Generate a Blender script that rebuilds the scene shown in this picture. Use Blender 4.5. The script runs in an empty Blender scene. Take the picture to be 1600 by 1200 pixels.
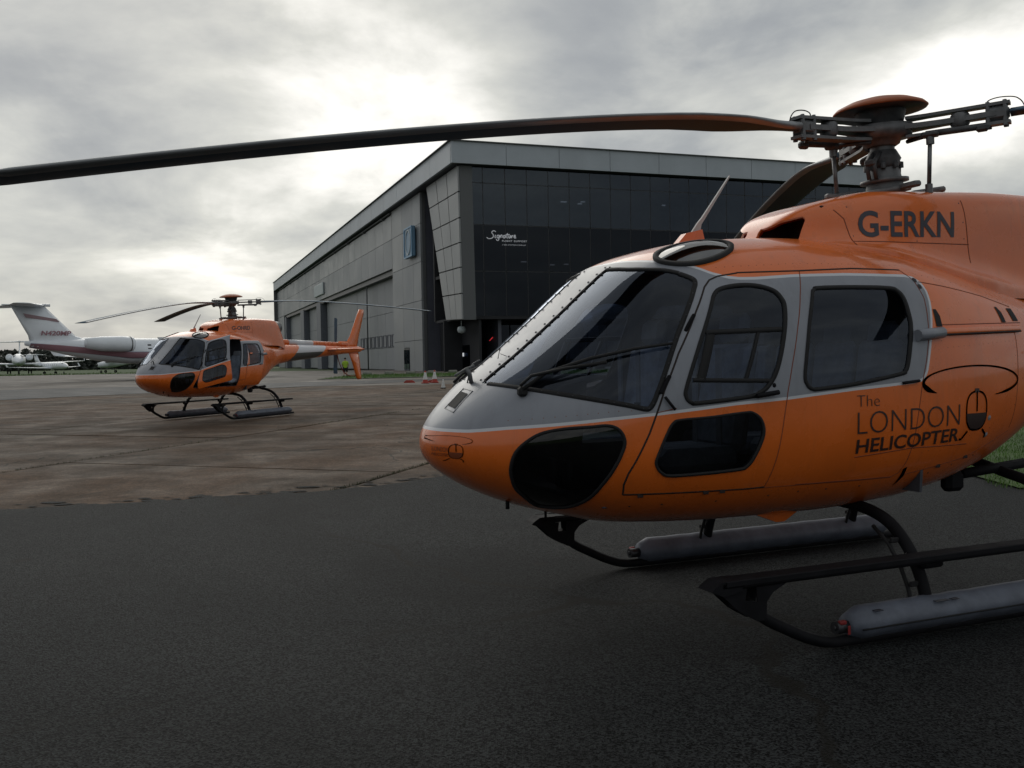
import bpy, bmesh, math, random
import numpy as np
from mathutils import Vector, Matrix
random.seed(7); np.random.seed(7)
SC = bpy.context.scene
COL = SC.collection
rad = math.radians

# ------------------------------------------------------------------ camera, sky, sun, exposure
CAMH = 1.6
cam = bpy.data.cameras.new('camera'); cam.sensor_width = 36.0; cam.lens = 36.0 * 1480 / 1600
cam.clip_start = 0.05; cam.clip_end = 6000
camo = bpy.data.objects.new('camera', cam); COL.objects.link(camo)
PITCH, ROLL = math.atan(40 / 1480), rad(1.0)
camo.matrix_world = (Matrix.Translation((0, 0, CAMH)) @ Matrix.Rotation(rad(90) - PITCH, 4, 'X') @ Matrix.Rotation(-ROLL, 4, 'Z'))
SC.camera = camo

SUN_AZ, SUN_EL = rad(-20), rad(33)          # azimuth measured from +Y towards +X
SUN_DIR = Vector((math.sin(SUN_AZ) * math.cos(SUN_EL), math.cos(SUN_AZ) * math.cos(SUN_EL), math.sin(SUN_EL)))
world = bpy.data.worlds.new('World'); SC.world = world; world.use_nodes = True
WN, WL = world.node_tree.nodes, world.node_tree.links
WN.clear()
def wn(t, **k):
    n = WN.new(t)
    for a, b in k.items(): setattr(n, a, b)
    return n
def wmath(op, a, b=None, c=None, clamp=False):
    n = wn('ShaderNodeMath', operation=op, use_clamp=clamp)
    for i, v in enumerate((a, b, c)):
        if v is None: continue
        if isinstance(v, (int, float)): n.inputs[i].default_value = v
        else: WL.new(v, n.inputs[i])
    return n.outputs[0]
tc = wn('ShaderNodeTexCoord'); sep = wn('ShaderNodeSeparateXYZ'); WL.new(tc.outputs['Generated'], sep.inputs[0])
zc = wmath('ADD', wmath('MAXIMUM', sep.outputs[2], 0.0), 0.30)
cmb = wn('ShaderNodeCombineXYZ')
WL.new(wmath('DIVIDE', sep.outputs[0], zc), cmb.inputs[0]); WL.new(wmath('DIVIDE', sep.outputs[1], zc), cmb.inputs[1])
def wnoise(scale, detail, rough, dist, off):
    mp = wn('ShaderNodeMapping'); mp.inputs['Location'].default_value = off
    WL.new(cmb.outputs[0], mp.inputs[0])
    n = wn('ShaderNodeTexNoise'); n.inputs['Scale'].default_value = scale; n.inputs['Detail'].default_value = detail
    n.inputs['Roughness'].default_value = rough; n.inputs['Distortion'].default_value = dist
    WL.new(mp.outputs[0], n.inputs['Vector']); return n.outputs['Fac']
n1 = wnoise(1.9, 8, 0.55, 0.35, (3.1, 1.7, 0.0))
n2 = wnoise(5.6, 7, 0.55, 0.25, (7.3, 2.2, 0.0))
# openings in the cloud deck, where the light comes through: (direction x/y, z/y, sharpness, gain)
LOBES = [(-0.235, 0.375, 500, 0.22), (-0.15, 0.33, 45, 0.20), (-0.115, 0.285, 420, 0.20), (-0.20, 0.235, 520, 0.24), (-0.165, 0.205, 700, 0.15),
         (-0.315, 0.095, 420, 0.30), (-0.33, 0.10, 90, 0.10), (-0.525, 0.235, 900, 0.25), (0.21, 0.365, 420, 0.36), (-0.02, 0.26, 500, 0.12),
         (0.36, 0.37, 500, 0.22), (0.54, 0.32, 260, 0.42), (0.43, 0.255, 400, 0.36), (0.50, 0.235, 500, 0.30), (0.31, 0.22, 500, 0.28), (0.15, 0.25, 500, 0.12),
         (0.08, 0.33, 160, -0.16), (0.30, 0.30, 200, -0.14), (-0.44, 0.34, 90, -0.07), (0.50, 0.17, 250, -0.16), (0.42, 0.34, 500, -0.10)]
acc = None
vn = wn('ShaderNodeVectorMath', operation='NORMALIZE'); WL.new(tc.outputs['Generated'], vn.inputs[0])
for lx, lz, k, g in LOBES:
    d = Vector((lx, 1.0, lz)).normalized()
    dp = wn('ShaderNodeVectorMath', operation='DOT_PRODUCT'); WL.new(vn.outputs[0], dp.inputs[0]); dp.inputs[1].default_value = d
    e = wmath('MULTIPLY', wmath('EXPONENT', wmath('MULTIPLY', wmath('SUBTRACT', dp.outputs['Value'], 1.0), float(k))), g)
    acc = e if acc is None else wmath('ADD', acc, e)
sd = wn('ShaderNodeVectorMath', operation='DOT_PRODUCT'); WL.new(vn.outputs[0], sd.inputs[0]); sd.inputs[1].default_value = SUN_DIR
glow = wmath('MULTIPLY', wmath('EXPONENT', wmath('MULTIPLY', wmath('SUBTRACT', sd.outputs['Value'], 1.0), 3.0)), 0.10)
cl = wmath('ADD', wmath('MULTIPLY', wmath('SUBTRACT', n1, 0.5), 1.5), wmath('MULTIPLY', wmath('SUBTRACT', n2, 0.5), 0.55))
lit = wmath('ADD', wmath('MULTIPLY', acc, wmath('ADD', wmath('MULTIPLY', cl, 1.4), 1.0)), wmath('ADD', glow, wmath('MULTIPLY', cl, 0.58)))
ramp = wn('ShaderNodeValToRGB'); WL.new(wmath('ADD', lit, 0.405, clamp=True), ramp.inputs[0])
cr = ramp.color_ramp
cr.elements[0].position = 0.0; cr.elements[0].color = (0.175, 0.190, 0.225, 1)
cr.elements[1].position = 1.0; cr.elements[1].color = (1.15, 1.12, 1.05, 1)
for p, c in ((0.22, (0.275, 0.292, 0.318)), (0.42, (0.40, 0.415, 0.42)), (0.70, (0.69, 0.69, 0.64))):
    e = cr.elements.new(p); e.color = (*c, 1)
sky = wn('ShaderNodeTexSky', sky_type='NISHITA', sun_disc=False)
sky.sun_elevation = SUN_EL; sky.sun_rotation = SUN_AZ
sc10 = wn('ShaderNodeVectorMath', operation='SCALE'); WL.new(ramp.outputs[0], sc10.inputs[0]); sc10.inputs['Scale'].default_value = 10.0
mx = wn('ShaderNodeMix', data_type='RGBA'); mx.inputs['Factor'].default_value = 0.94
WL.new(sky.outputs[0], mx.inputs['A']); WL.new(sc10.outputs[0], mx.inputs['B'])
bg = wn('ShaderNodeBackground'); bg.inputs['Strength'].default_value = 0.1; WL.new(mx.outputs['Result'], bg.inputs[0])
wo = wn('ShaderNodeOutputWorld'); WL.new(bg.outputs[0], wo.inputs[0])

sun = bpy.data.lights.new('sun', 'SUN'); sun.energy = 0.8; sun.angle = rad(45); sun.color = (1.0, 0.96, 0.88)
suno = bpy.data.objects.new('sun', sun); COL.objects.link(suno)
suno.rotation_euler = (-SUN_DIR).to_track_quat('-Z', 'Y').to_euler()
VS = SC.view_settings; VS.view_transform = 'Standard'; VS.look = 'None'; VS.exposure = 0.0; VS.gamma = 1.0; VS.use_curve_mapping = False
SC.cycles.use_denoising = True; SC.cycles.max_bounces = 8; SC.cycles.transparent_max_bounces = 24; SC.cycles.caustics_reflective = False
try: SC.cycles.denoiser = 'OPENIMAGEDENOISE'
except Exception: pass

# ------------------------------------------------------------------ materials
def mat(name, base, rough=0.5, metal=0.0, var=0.0, vscale=4.0, bump=0.0, bscale=60.0, coat=0.0, spec=0.5, vcol=None, rvar=0.0, emit=None, grime=0.0):
    m = bpy.data.materials.new(name); m.use_nodes = True
    N, L = m.node_tree.nodes, m.node_tree.links
    p = N['Principled BSDF']
    p.inputs['Base Color'].default_value = (*base, 1); p.inputs['Roughness'].default_value = rough; p.inputs['Metallic'].default_value = metal
    p.inputs['Coat Weight'].default_value = coat; p.inputs['Coat Roughness'].default_value = 0.06; p.inputs['Specular IOR Level'].default_value = spec
    t = N.new('ShaderNodeTexCoord')
    if var or rvar:
        n = N.new('ShaderNodeTexNoise'); n.inputs['Scale'].default_value = vscale; n.inputs['Detail'].default_value = 7; n.inputs['Roughness'].default_value = 0.62
        L.new(t.outputs['Object'], n.inputs['Vector'])
    if var:
        x = N.new('ShaderNodeMix'); x.data_type = 'RGBA'
        dk = vcol or tuple(c * (1 - var) for c in base)
        x.inputs['A'].default_value = (*dk, 1); x.inputs['B'].default_value = (*(min(1, c * (1 + var * .5)) for c in base), 1)
        mr = N.new('ShaderNodeMapRange'); mr.inputs['From Min'].default_value = 0.32; mr.inputs['From Max'].default_value = 0.68
        L.new(n.outputs['Fac'], mr.inputs['Value']); L.new(mr.outputs[0], x.inputs['Factor']); L.new(x.outputs['Result'], p.inputs['Base Color'])
    if rvar:
        mr2 = N.new('ShaderNodeMapRange'); mr2.inputs['From Min'].default_value = 0.3; mr2.inputs['From Max'].default_value = 0.7
        mr2.inputs['To Min'].default_value = max(0.02, rough - rvar); mr2.inputs['To Max'].default_value = min(1, rough + rvar)
        L.new(n.outputs['Fac'], mr2.inputs['Value']); L.new(mr2.outputs[0], p.inputs['Roughness'])
    if bump:
        b = N.new('ShaderNodeBump'); b.inputs['Strength'].default_value = bump; b.inputs['Distance'].default_value = 0.01
        n2 = N.new('ShaderNodeTexNoise'); n2.inputs['Scale'].default_value = bscale; n2.inputs['Detail'].default_value = 4
        L.new(t.outputs['Object'], n2.inputs['Vector']); L.new(n2.outputs['Fac'], b.inputs['Height']); L.new(b.outputs[0], p.inputs['Normal'])
        if coat: L.new(b.outputs[0], p.inputs['Coat Normal'])
    if grime:      # rain-washed dirt in vertical runs, and dull specks
        gm = N.new('ShaderNodeMapping'); gm.inputs['Scale'].default_value = (7, 7, 0.7); L.new(t.outputs['Object'], gm.inputs[0])
        gn = N.new('ShaderNodeTexNoise'); gn.inputs['Scale'].default_value = 1.6; gn.inputs['Detail'].default_value = 8; gn.inputs['Roughness'].default_value = 0.7; L.new(gm.outputs[0], gn.inputs['Vector'])
        gr = N.new('ShaderNodeMapRange'); gr.inputs['From Min'].default_value = 0.52; gr.inputs['From Max'].default_value = 0.74; gr.inputs['To Max'].default_value = grime; L.new(gn.outputs['Fac'], gr.inputs['Value'])
        gx = N.new('ShaderNodeMix'); gx.data_type = 'RGBA'; gx.inputs['B'].default_value = (0.06, 0.045, 0.035, 1); L.new(gr.outputs[0], gx.inputs['Factor'])
        src = p.inputs['Base Color'].links[0].from_socket; L.new(src, gx.inputs['A']); L.new(gx.outputs['Result'], p.inputs['Base Color'])
    if emit:
        p.inputs['Emission Color'].default_value = (*emit[0], 1); p.inputs['Emission Strength'].default_value = emit[1]
    return m
def glass(name, tint=(0.5, 0.52, 0.55), ior=1.5, rough=0.0, dirt=0.05, gl_col=(1, 1, 1), df_col=(0.35, 0.36, 0.36)):
    m = bpy.data.materials.new(name); m.use_nodes = True
    N, L = m.node_tree.nodes, m.node_tree.links; N.clear()
    tr = N.new('ShaderNodeBsdfTransparent'); tr.inputs[0].default_value = (*tint, 1)
    gl = N.new('ShaderNodeBsdfGlossy'); gl.inputs['Roughness'].default_value = rough; gl.inputs[0].default_value = (*gl_col, 1)
    df = N.new('ShaderNodeBsdfDiffuse'); df.inputs[0].default_value = (*df_col, 1)
    fr = N.new('ShaderNodeFresnel'); fr.inputs[0].default_value = ior
    t = N.new('ShaderNodeTexCoord'); n = N.new('ShaderNodeTexNoise'); n.inputs['Scale'].default_value = 3.0; n.inputs['Detail'].default_value = 6
    L.new(t.outputs['Object'], n.inputs['Vector'])
    mr = N.new('ShaderNodeMapRange'); mr.inputs['From Min'].default_value = 0.4; mr.inputs['From Max'].default_value = 0.75; mr.inputs['To Max'].default_value = dirt
    L.new(n.outputs['Fac'], mr.inputs['Value'])
    m0 = N.new('ShaderNodeMixShader'); L.new(mr.outputs[0], m0.inputs[0]); L.new(tr.outputs[0], m0.inputs[1]); L.new(df.outputs[0], m0.inputs[2])
    mx = N.new('ShaderNodeMixShader'); L.new(fr.outputs[0], mx.inputs[0]); L.new(m0.outputs[0], mx.inputs[1]); L.new(gl.outputs[0], mx.inputs[2])
    o = N.new('ShaderNodeOutputMaterial'); L.new(mx.outputs[0], o.inputs[0])
    return m
def ground_mat(name, c1, c2, c3, rough, rvar, s_big, s_fine, bump, speck=0.5, blotch=None, band=1.0, spec=0.3, crack=0.0, bdist=0.012, mottle=0.0):
    """stone or asphalt: broad patches, fine grain, darker blotches, aggregate specks"""
    m = bpy.data.materials.new(name); m.use_nodes = True
    N, L = m.node_tree.nodes, m.node_tree.links; p = N['Principled BSDF']
    t = N.new('ShaderNodeTexCoord')
    def noise(s, d=6, r=0.6, dist=0.0, vec=None):
        n = N.new('ShaderNodeTexNoise'); n.inputs['Scale'].default_value = s; n.inputs['Detail'].default_value = d
        n.inputs['Roughness'].default_value = r; n.inputs['Distortion'].default_value = dist
        L.new(vec or t.outputs['Object'], n.inputs['Vector']); return n.outputs['Fac']
    def rng(v, a, b, c=0.0, d=1.0):
        r = N.new('ShaderNodeMapRange'); r.interpolation_type = 'SMOOTHSTEP'
        for k, x in zip(('From Min', 'From Max', 'To Min', 'To Max'), (a, b, c, d)): r.inputs[k].default_value = x
        L.new(v, r.inputs['Value']); return r.outputs[0]
    def mix(f, a, b, mode='MIX'):
        x = N.new('ShaderNodeMix'); x.data_type = 'RGBA'; x.blend_type = mode
        if isinstance(f, float): x.inputs['Factor'].default_value = f
        else: L.new(f, x.inputs['Factor'])
        for k, v in (('A', a), ('B', b)):
            if isinstance(v, tuple): x.inputs[k].default_value = (*v, 1)
            else: L.new(v, x.inputs[k])
        return x.outputs['Result']
    geo = N.new('ShaderNodeNewGeometry')
    mp = N.new('ShaderNodeMapping'); L.new(geo.outputs['Position'], mp.inputs[0]); mp.inputs['Scale'].default_value = (1.0, band, 1.0)
    w = mp.outputs[0]
    big = noise(s_big, 7, 0.6, 0.4, w); med = noise(s_big * 5.3, 6, 0.6, 0.2, w); fine = noise(s_fine, 3, 0.7, 0, geo.outputs['Position'])
    col = mix(rng(big, 0.36, 0.64), c1, c2)
    col = mix(rng(med, 0.5, 0.72, 0, 0.55), col, c3)
    if mottle:
        for s_ in (1.7, 6.5, 19.0):
            sm_ = N.new('ShaderNodeVectorMath'); sm_.operation = 'SCALE'; L.new(col, sm_.inputs[0]); L.new(rng(noise(s_, 6, 0.7, 0.3, geo.outputs['Position']), 0.3, 0.7, 1 - mottle, 1 + mottle), sm_.inputs['Scale']); col = sm_.outputs[0]
    vo = N.new('ShaderNodeTexVoronoi'); vo.inputs['Scale'].default_value = s_fine * 0.9; L.new(geo.outputs['Position'], vo.inputs['Vector'])
    hs = N.new('ShaderNodeSeparateColor'); L.new(vo.outputs['Color'], hs.inputs[0])
    sp = rng(hs.outputs[0], 0.0, 1.0, 1 - speck, 1 + speck * 0.9)
    sc = N.new('ShaderNodeVectorMath'); sc.operation = 'SCALE'; L.new(col, sc.inputs[0]); L.new(sp, sc.inputs['Scale'])
    col = sc.outputs[0]
    rg = rng(med, 0.3, 0.7, rough + rvar, rough - rvar)
    if blotch:
        sn = noise(blotch[0], 5, 0.55, 0.8, w); sf = rng(sn, blotch[1], blotch[1] + 0.1, 0, 1)
        col = mix(sf, col, mix(0.55, col, blotch[2]))  # noise blotches pulled towards a darker tone
    p.inputs['Specular IOR Level'].default_value = spec
    if crack:        # wandering hairline cracks
        wv = N.new('ShaderNodeTexNoise'); wv.inputs['Scale'].default_value = 0.9; wv.inputs['Detail'].default_value = 5; L.new(geo.outputs['Position'], wv.inputs['Vector'])
        wa = N.new('ShaderNodeVectorMath'); wa.operation = 'MULTIPLY_ADD'; L.new(wv.outputs['Color'], wa.inputs[0]); wa.inputs[1].default_value = (1.6, 1.6, 0); L.new(geo.outputs['Position'], wa.inputs[2])
        vc = N.new('ShaderNodeTexVoronoi'); vc.feature = 'DISTANCE_TO_EDGE'; vc.inputs['Scale'].default_value = crack; L.new(wa.outputs[0], vc.inputs['Vector'])
        cf = rng(vc.outputs['Distance'], 0.0015, 0.006, 0.8, 0.0); gate = rng(noise(0.23, 3), 0.45, 0.55)
        cm = N.new('ShaderNodeMath'); cm.operation = 'MULTIPLY'; L.new(cf, cm.inputs[0]); L.new(gate, cm.inputs[1])
        col = mix(cm.outputs[0], col, (0.015, 0.013, 0.009))
        sp2 = rng(noise(1.1, 4, 0.6, 0.5, w), 0.66, 0.72, 0, 0.7); col = mix(sp2, col, (0.022, 0.019, 0.016))
    L.new(col, p.inputs['Base Color']); L.new(rg, p.inputs['Roughness'])
    b = N.new('ShaderNodeBump'); b.inputs['Strength'].default_value = bump; b.inputs['Distance'].default_value = bdist
    bm_ = N.new('ShaderNodeMath'); bm_.operation = 'ADD'; L.new(fine, bm_.inputs[0]); L.new(vo.outputs['Distance'], bm_.inputs[1])
    L.new(bm_.outputs[0], b.inputs['Height']); L.new(b.outputs[0], p.inputs['Normal'])
    return m
M = {}
M['orange'] = mat('orange_paint', (0.77, 0.157, 0.018), 0.28, var=0.10, vscale=2.5, coat=0.5, rvar=0.09, bump=0.05, bscale=5, grime=0.22)
M['grey'] = mat('grey_paint', (0.26, 0.275, 0.31), 0.42, metal=0.1, var=0.12, vscale=3.0, coat=0.12, rvar=0.06, bump=0.05, bscale=5, grime=0.18)
M['white'] = mat('pinstripe_white', (0.62, 0.63, 0.66), 0.35, coat=0.3)
M['white_paint'] = mat('white_aircraft_paint', (0.82, 0.86, 0.90), 0.35, var=0.08, vscale=0.6, coat=0.3)
M['darkgrey'] = mat('dark_grey_paint', (0.07, 0.075, 0.075), 0.4, var=0.15, coat=0.3)
M['liner'] = mat('cabin_liner', (0.07, 0.075, 0.09), 0.8, var=0.3)
M['rubber'] = mat('black_rubber', (0.007, 0.007, 0.008), 0.75, var=0.3, vscale=30)
M['black'] = mat('black_metal', (0.011, 0.011, 0.013), 0.66, var=0.4, vscale=8, rvar=0.1, spec=0.12)
M['seam'] = mat('panel_gap', (0.02, 0.012, 0.01), 0.8)
M['seam_soft'] = mat('panel_gap_dirty', (0.22, 0.045, 0.012), 0.7)
M['bolt'] = mat('bolt_steel', (0.05, 0.05, 0.055), 0.4, metal=0.6)
M['steel'] = mat('worn_steel', (0.16, 0.165, 0.17), 0.42, metal=0.55, var=0.35, vscale=9, rvar=0.15)
M['hub'] = mat('hub_grey', (0.16, 0.163, 0.168), 0.5, metal=0.3, var=0.4, vscale=12, rvar=0.12)
M['dkhub'] = mat('hub_dark', (0.07, 0.071, 0.075), 0.55, metal=0.2, var=0.4, vscale=14)
M['blade'] = mat('blade_grey', (0.065, 0.118, 0.17), 0.6, var=0.25, vscale=3, rvar=0.1, spec=0.2)
M['letter'] = mat('dark_lettering', (0.03, 0.03, 0.045), 0.4)
M['logo'] = mat('logo_vinyl', (0.03, 0.014, 0.012), 0.42)
M['glass'] = glass('cabin_glass', (0.42, 0.47, 0.56), dirt=0.008, gl_col=(.78, .86, 1.0))
M['roof_glass'] = glass('roof_pane_glass', (0.3, 0.32, 0.33), ior=2.4, dirt=0.05)
M['dark_glass'] = glass('tinted_glass', (0.20, 0.21, 0.22), dirt=0.01)
M['float'] = mat('float_fabric', (0.115, 0.13, 0.165), 0.6, var=0.30, vscale=6, bump=0.6, bscale=11)
M['float_strap'] = mat('strap_webbing', (0.09, 0.10, 0.12), 0.8)
M['blade_edge'] = mat('blade_erosion_strip', (0.30, 0.31, 0.32), 0.4, metal=0.4, var=0.2, vscale=4)
M['dull_orange'] = mat('faded_orange_paint', (0.36, 0.085, 0.02), 0.5, var=0.25, vscale=6)
M['faded_logo'] = mat('faded_logo_vinyl', (0.20, 0.045, 0.012), 0.5)
M['red'] = mat('red_tag', (0.22, 0.012, 0.012), 0.6, var=0.3)
M['pale_metal'] = mat('pale_grey_paint', (0.5, 0.5, 0.5), 0.5)
M['seat'] = mat('seat_cloth', (0.32, 0.37, 0.45), 0.85, var=0.35, vscale=12)
M['seat_trim'] = mat('seat_trim', (0.25, 0.27, 0.30), 0.8, var=0.2, vscale=12)
M['concrete'] = ground_mat('concrete_slab', (0.098, 0.058, 0.034), (0.058, 0.041, 0.028), (0.112, 0.080, 0.053), 0.8, 0.10, 0.16, 70, 0.35, 0.25, (0.35, 0.60, (0.020, 0.015, 0.012)), spec=0.18, crack=0.22, mottle=0.22)
M['concrete_far'] = ground_mat('apron_concrete', (0.125, 0.107, 0.088), (0.075, 0.067, 0.059), (0.195, 0.175, 0.15), 0.72, 0.12, 0.06, 20, 0.25, 0.15, (0.10, 0.56, (0.05, 0.048, 0.046)), 2.2, spec=0.25)
M['asphalt'] = ground_mat('asphalt', (0.0170, 0.0192, 0.0198), (0.0330, 0.0355, 0.0358), (0.0190, 0.0212, 0.0218), 0.74, 0.0, 0.16, 125, 0.8, 1.2, (0.17, 0.50, (0.0050, 0.0058, 0.0060)), spec=0.14, crack=0.11, bdist=0.02)
M['tarmac_far'] = ground_mat('taxiway_asphalt', (0.034, 0.036, 0.039), (0.046, 0.048, 0.051), (0.030, 0.032, 0.034), 0.72, 0.1, 0.08, 30, 0.4, 0.3, None, 3.0, spec=0.25)
M['joint'] = mat('joint_soil', (0.035, 0.032, 0.022), 0.95, var=0.4, vscale=2)
M['grass_soil'] = mat('turf', (0.045, 0.085, 0.016), 0.95, var=0.45, vscale=0.7)
M['grass'] = mat('grass_blades', (0.085, 0.185, 0.022), 0.75, var=0.4, vscale=1.5)
M['weed'] = mat('weeds', (0.035, 0.05, 0.016), 0.9, var=0.4, vscale=3)
M['paintline'] = mat('white_road_paint', (0.55, 0.55, 0.52), 0.7, var=0.3, vscale=6)

# ------------------------------------------------------------------ mesh helpers
def link(o, parent=None):
    COL.objects.link(o)
    if parent is not None: o.parent = parent
    return o
def empty(name, loc=(0, 0, 0), rz=0.0, label=None, cat=None, group=None):
    o = bpy.data.objects.new(name, None); COL.objects.link(o); o.location = loc; o.rotation_euler = (0, 0, rz); o.empty_display_size = 0.2
    tag(o, label, cat, group); return o
def tag(o, label=None, cat=None, group=None, kind=None):
    if label: o['label'] = label
    if cat: o['category'] = cat
    if group: o['group'] = group
    if kind: o['kind'] = kind
    return o
class MB:
    def __init__(self): self.v = []; self.f = []; self.m = []; self.s = []
    def add(self, vs, fs, mi=0, smooth=False, T=None):
        b = len(self.v)
        if T is not None: vs = [T @ Vector(v) for v in vs]
        self.v += [tuple(v) for v in vs]; self.f += [tuple(b + i for i in f) for f in fs]; self.m += [mi] * len(fs); self.s += [smooth] * len(fs)
        return self
    def box(self, c, d, mi=0, T=None, taper=1.0):
        x, y, z = c; a, b, h = d[0] / 2, d[1] / 2, d[2] / 2
        vs = [(x - a, y - b, z - h), (x + a, y - b, z - h), (x + a, y + b, z - h), (x - a, y + b, z - h)] + [(x - a * taper, y - b * taper, z + h), (x + a * taper, y - b * taper, z + h), (x + a * taper, y + b * taper, z + h), (x - a * taper, y + b * taper, z + h)]
        return self.add(vs, [(3, 2, 1, 0), (4, 5, 6, 7), (0, 1, 5, 4), (1, 2, 6, 5), (2, 3, 7, 6), (3, 0, 4, 7)], mi, False, T)
    def bbox(self, c, d, r=0.01, mi=0, T=None):
        """box with chamfered edges"""
        x, y, z = c; a, b, h = d[0] / 2, d[1] / 2, d[2] / 2; r = min(r, a * .9, b * .9, h * .9)
        vs, idx = [], {}
        for sx in (-1, 1):
            for sy in (-1, 1):
                for sz in (-1, 1):
                    for k, q in enumerate(((0, 1, 1), (1, 0, 1), (1, 1, 0))):
                        idx[(sx, sy, sz, k)] = len(vs); vs.append((x + sx * (a - r * q[0]), y + sy * (b - r * q[1]), z + sz * (h - r * q[2])))
        fs = []
        for k in range(3):
            o = [i for i in range(3) if i != k]
            for s in (-1, 1):
                loop = []
                for p, q in ((-1, -1), (1, -1), (1, 1), (-1, 1)):
                    t = [0, 0, 0]; t[k] = s; t[o[0]] = p; t[o[1]] = q; loop.append(idx[(*t, k)])
                if (s > 0) == (k == 1): loop.reverse()
                fs.append(tuple(loop))
        for k in range(3):
            o = [i for i in range(3) if i != k]
            for p in (-1, 1):
                for q in (-1, 1):
                    def g(e, kk):
                        t = [0, 0, 0]; t[k] = e; t[o[0]] = p; t[o[1]] = q; return idx[(*t, kk)]
                    loop = [g(-1, o[0]), g(1, o[0]), g(1, o[1]), g(-1, o[1])]
                    if (p * q > 0) == (k == 1): loop.reverse()
                    fs.append(tuple(reversed(loop)))
        for sx in (-1, 1):
            for sy in (-1, 1):
                for sz in (-1, 1):
                    loop = [idx[(sx, sy, sz, k)] for k in range(3)]
                    if sx * sy * sz < 0: loop.reverse()
                    fs.append(tuple(loop))
        return self.add(vs, fs, mi, False, T)
    def tube(self, pts, r, n=10, mi=0, cap=True, T=None, flat=1.0):
        pts = [Vector(p) for p in pts]; rs = r if hasattr(r, '__len__') else [r] * len(pts)
        vs, fs = [], []; up = None
        for i, p in enumerate(pts):
            t = (pts[min(i + 1, len(pts) - 1)] - pts[max(i - 1, 0)]).normalized()
            if up is None: up = Vector((0, 0, 1)) if abs(t.z) < 0.9 else Vector((1, 0, 0))
            a = t.cross(up)
            if a.length < 1e-5: a = t.cross(Vector((0, 1, 0)))
            a.normalize(); b = a.cross(t).normalized(); up = b
            for k in range(n):
                an = 2 * math.pi * k / n; vs.append(p + (a * math.cos(an) + b * math.sin(an) * flat) * rs[i])
        for i in range(len(pts) - 1):
            for k in range(n): fs.append((i * n + k, i * n + (k + 1) % n, (i + 1) * n + (k + 1) % n, (i + 1) * n + k))
        self.add(vs, fs, mi, True, T)
        if cap:
            self.add(vs[:n], [tuple(range(n))[::-1]], mi, False, T); self.add(vs[-n:], [tuple(range(n))], mi, False, T)
        return self
    def lathe(self, prof, n=20, mi=0, T=None, smooth=True):
        """prof: (radius, z) from bottom to top"""
        vs = [(r * math.cos(2 * math.pi * k / n), r * math.sin(2 * math.pi * k / n), z) for r, z in prof for k in range(n)]
        fs = [(i * n + k, i * n + (k + 1) % n, (i + 1) * n + (k + 1) % n, (i + 1) * n + k) for i in range(len(prof) - 1) for k in range(n)]
        return self.add(vs, fs, mi, smooth, T)
    def prism(self, poly, axis, lo, hi, mi=0, T=None):
        """poly: 2D points in the plane across axis; extruded lo..hi along it"""
        def p3(p, h): return {'x': (h, p[0], p[1]), 'y': (p[0], h, p[1]), 'z': (p[0], p[1], h)}[axis]
        n = len(poly); vs = [p3(p, lo) for p in poly] + [p3(p, hi) for p in poly]
        fs = [tuple(range(n))[::-1], tuple(range(n, 2 * n))] + [(i, (i + 1) % n, n + (i + 1) % n, n + i) for i in range(n)]
        return self.add(vs, fs, mi, False, T)
    def build(self, name, mats, parent=None, autosmooth=False):
        me = bpy.data.meshes.new(name); me.from_pydata(self.v, [], self.f)
        mats = mats if isinstance(mats, (list, tuple)) else [mats]
        for m in mats: me.materials.append(m)
        me.polygons.foreach_set('material_index', self.m); me.polygons.foreach_set('use_smooth', self.s); me.update()
        bm = bmesh.new(); bm.from_mesh(me); bmesh.ops.remove_doubles(bm, verts=bm.verts, dist=1e-5); bmesh.ops.recalc_face_normals(bm, faces=bm.faces); bm.to_mesh(me); bm.free()
        return link(bpy.data.objects.new(name, me), parent)
def rawmesh(name, verts, faces, mats, mi=None, normals=None, smooth=True, parent=None):
    me = bpy.data.meshes.new(name); me.from_pydata([tuple(v) for v in verts], [], [tuple(f) for f in faces])
    for m in (mats if isinstance(mats, (list, tuple)) else [mats]): me.materials.append(m)
    if mi is not None: me.polygons.foreach_set('material_index', list(mi))
    me.polygons.foreach_set('use_smooth', [smooth] * len(me.polygons)); me.update()
    if normals is not None: me.normals_split_custom_set_from_vertices([tuple(n) for n in normals])
    return link(bpy.data.objects.new(name, me), parent)
def copy_tree(o, parent=None):
    c = o.copy(); COL.objects.link(c)
    if parent is not None: c.parent = parent
    for ch in o.children: copy_tree(ch, c)
    return c
_FC = {}
def text_mesh(body, size=1.0, offset=0.0, shear=0.0, spacing=1.0):
    """flat triangulated lettering with its own x/y coordinates"""
    cu = bpy.data.curves.new('lettering', 'FONT'); cu.body = body; cu.size = size; cu.offset = offset; cu.shear = shear; cu.space_character = spacing; cu.resolution_u = 4
    o = bpy.data.objects.new('lettering', cu); COL.objects.link(o)
    dg = bpy.context.evaluated_depsgraph_get(); me = bpy.data.meshes.new_from_object(o.evaluated_get(dg))
    v = np.array([tuple(x.co) for x in me.vertices]); f = [tuple(p.vertices) for p in me.polygons]
    bpy.data.objects.remove(o); bpy.data.curves.remove(cu); bpy.data.meshes.remove(me)
    return v[:, :2], f
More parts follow.
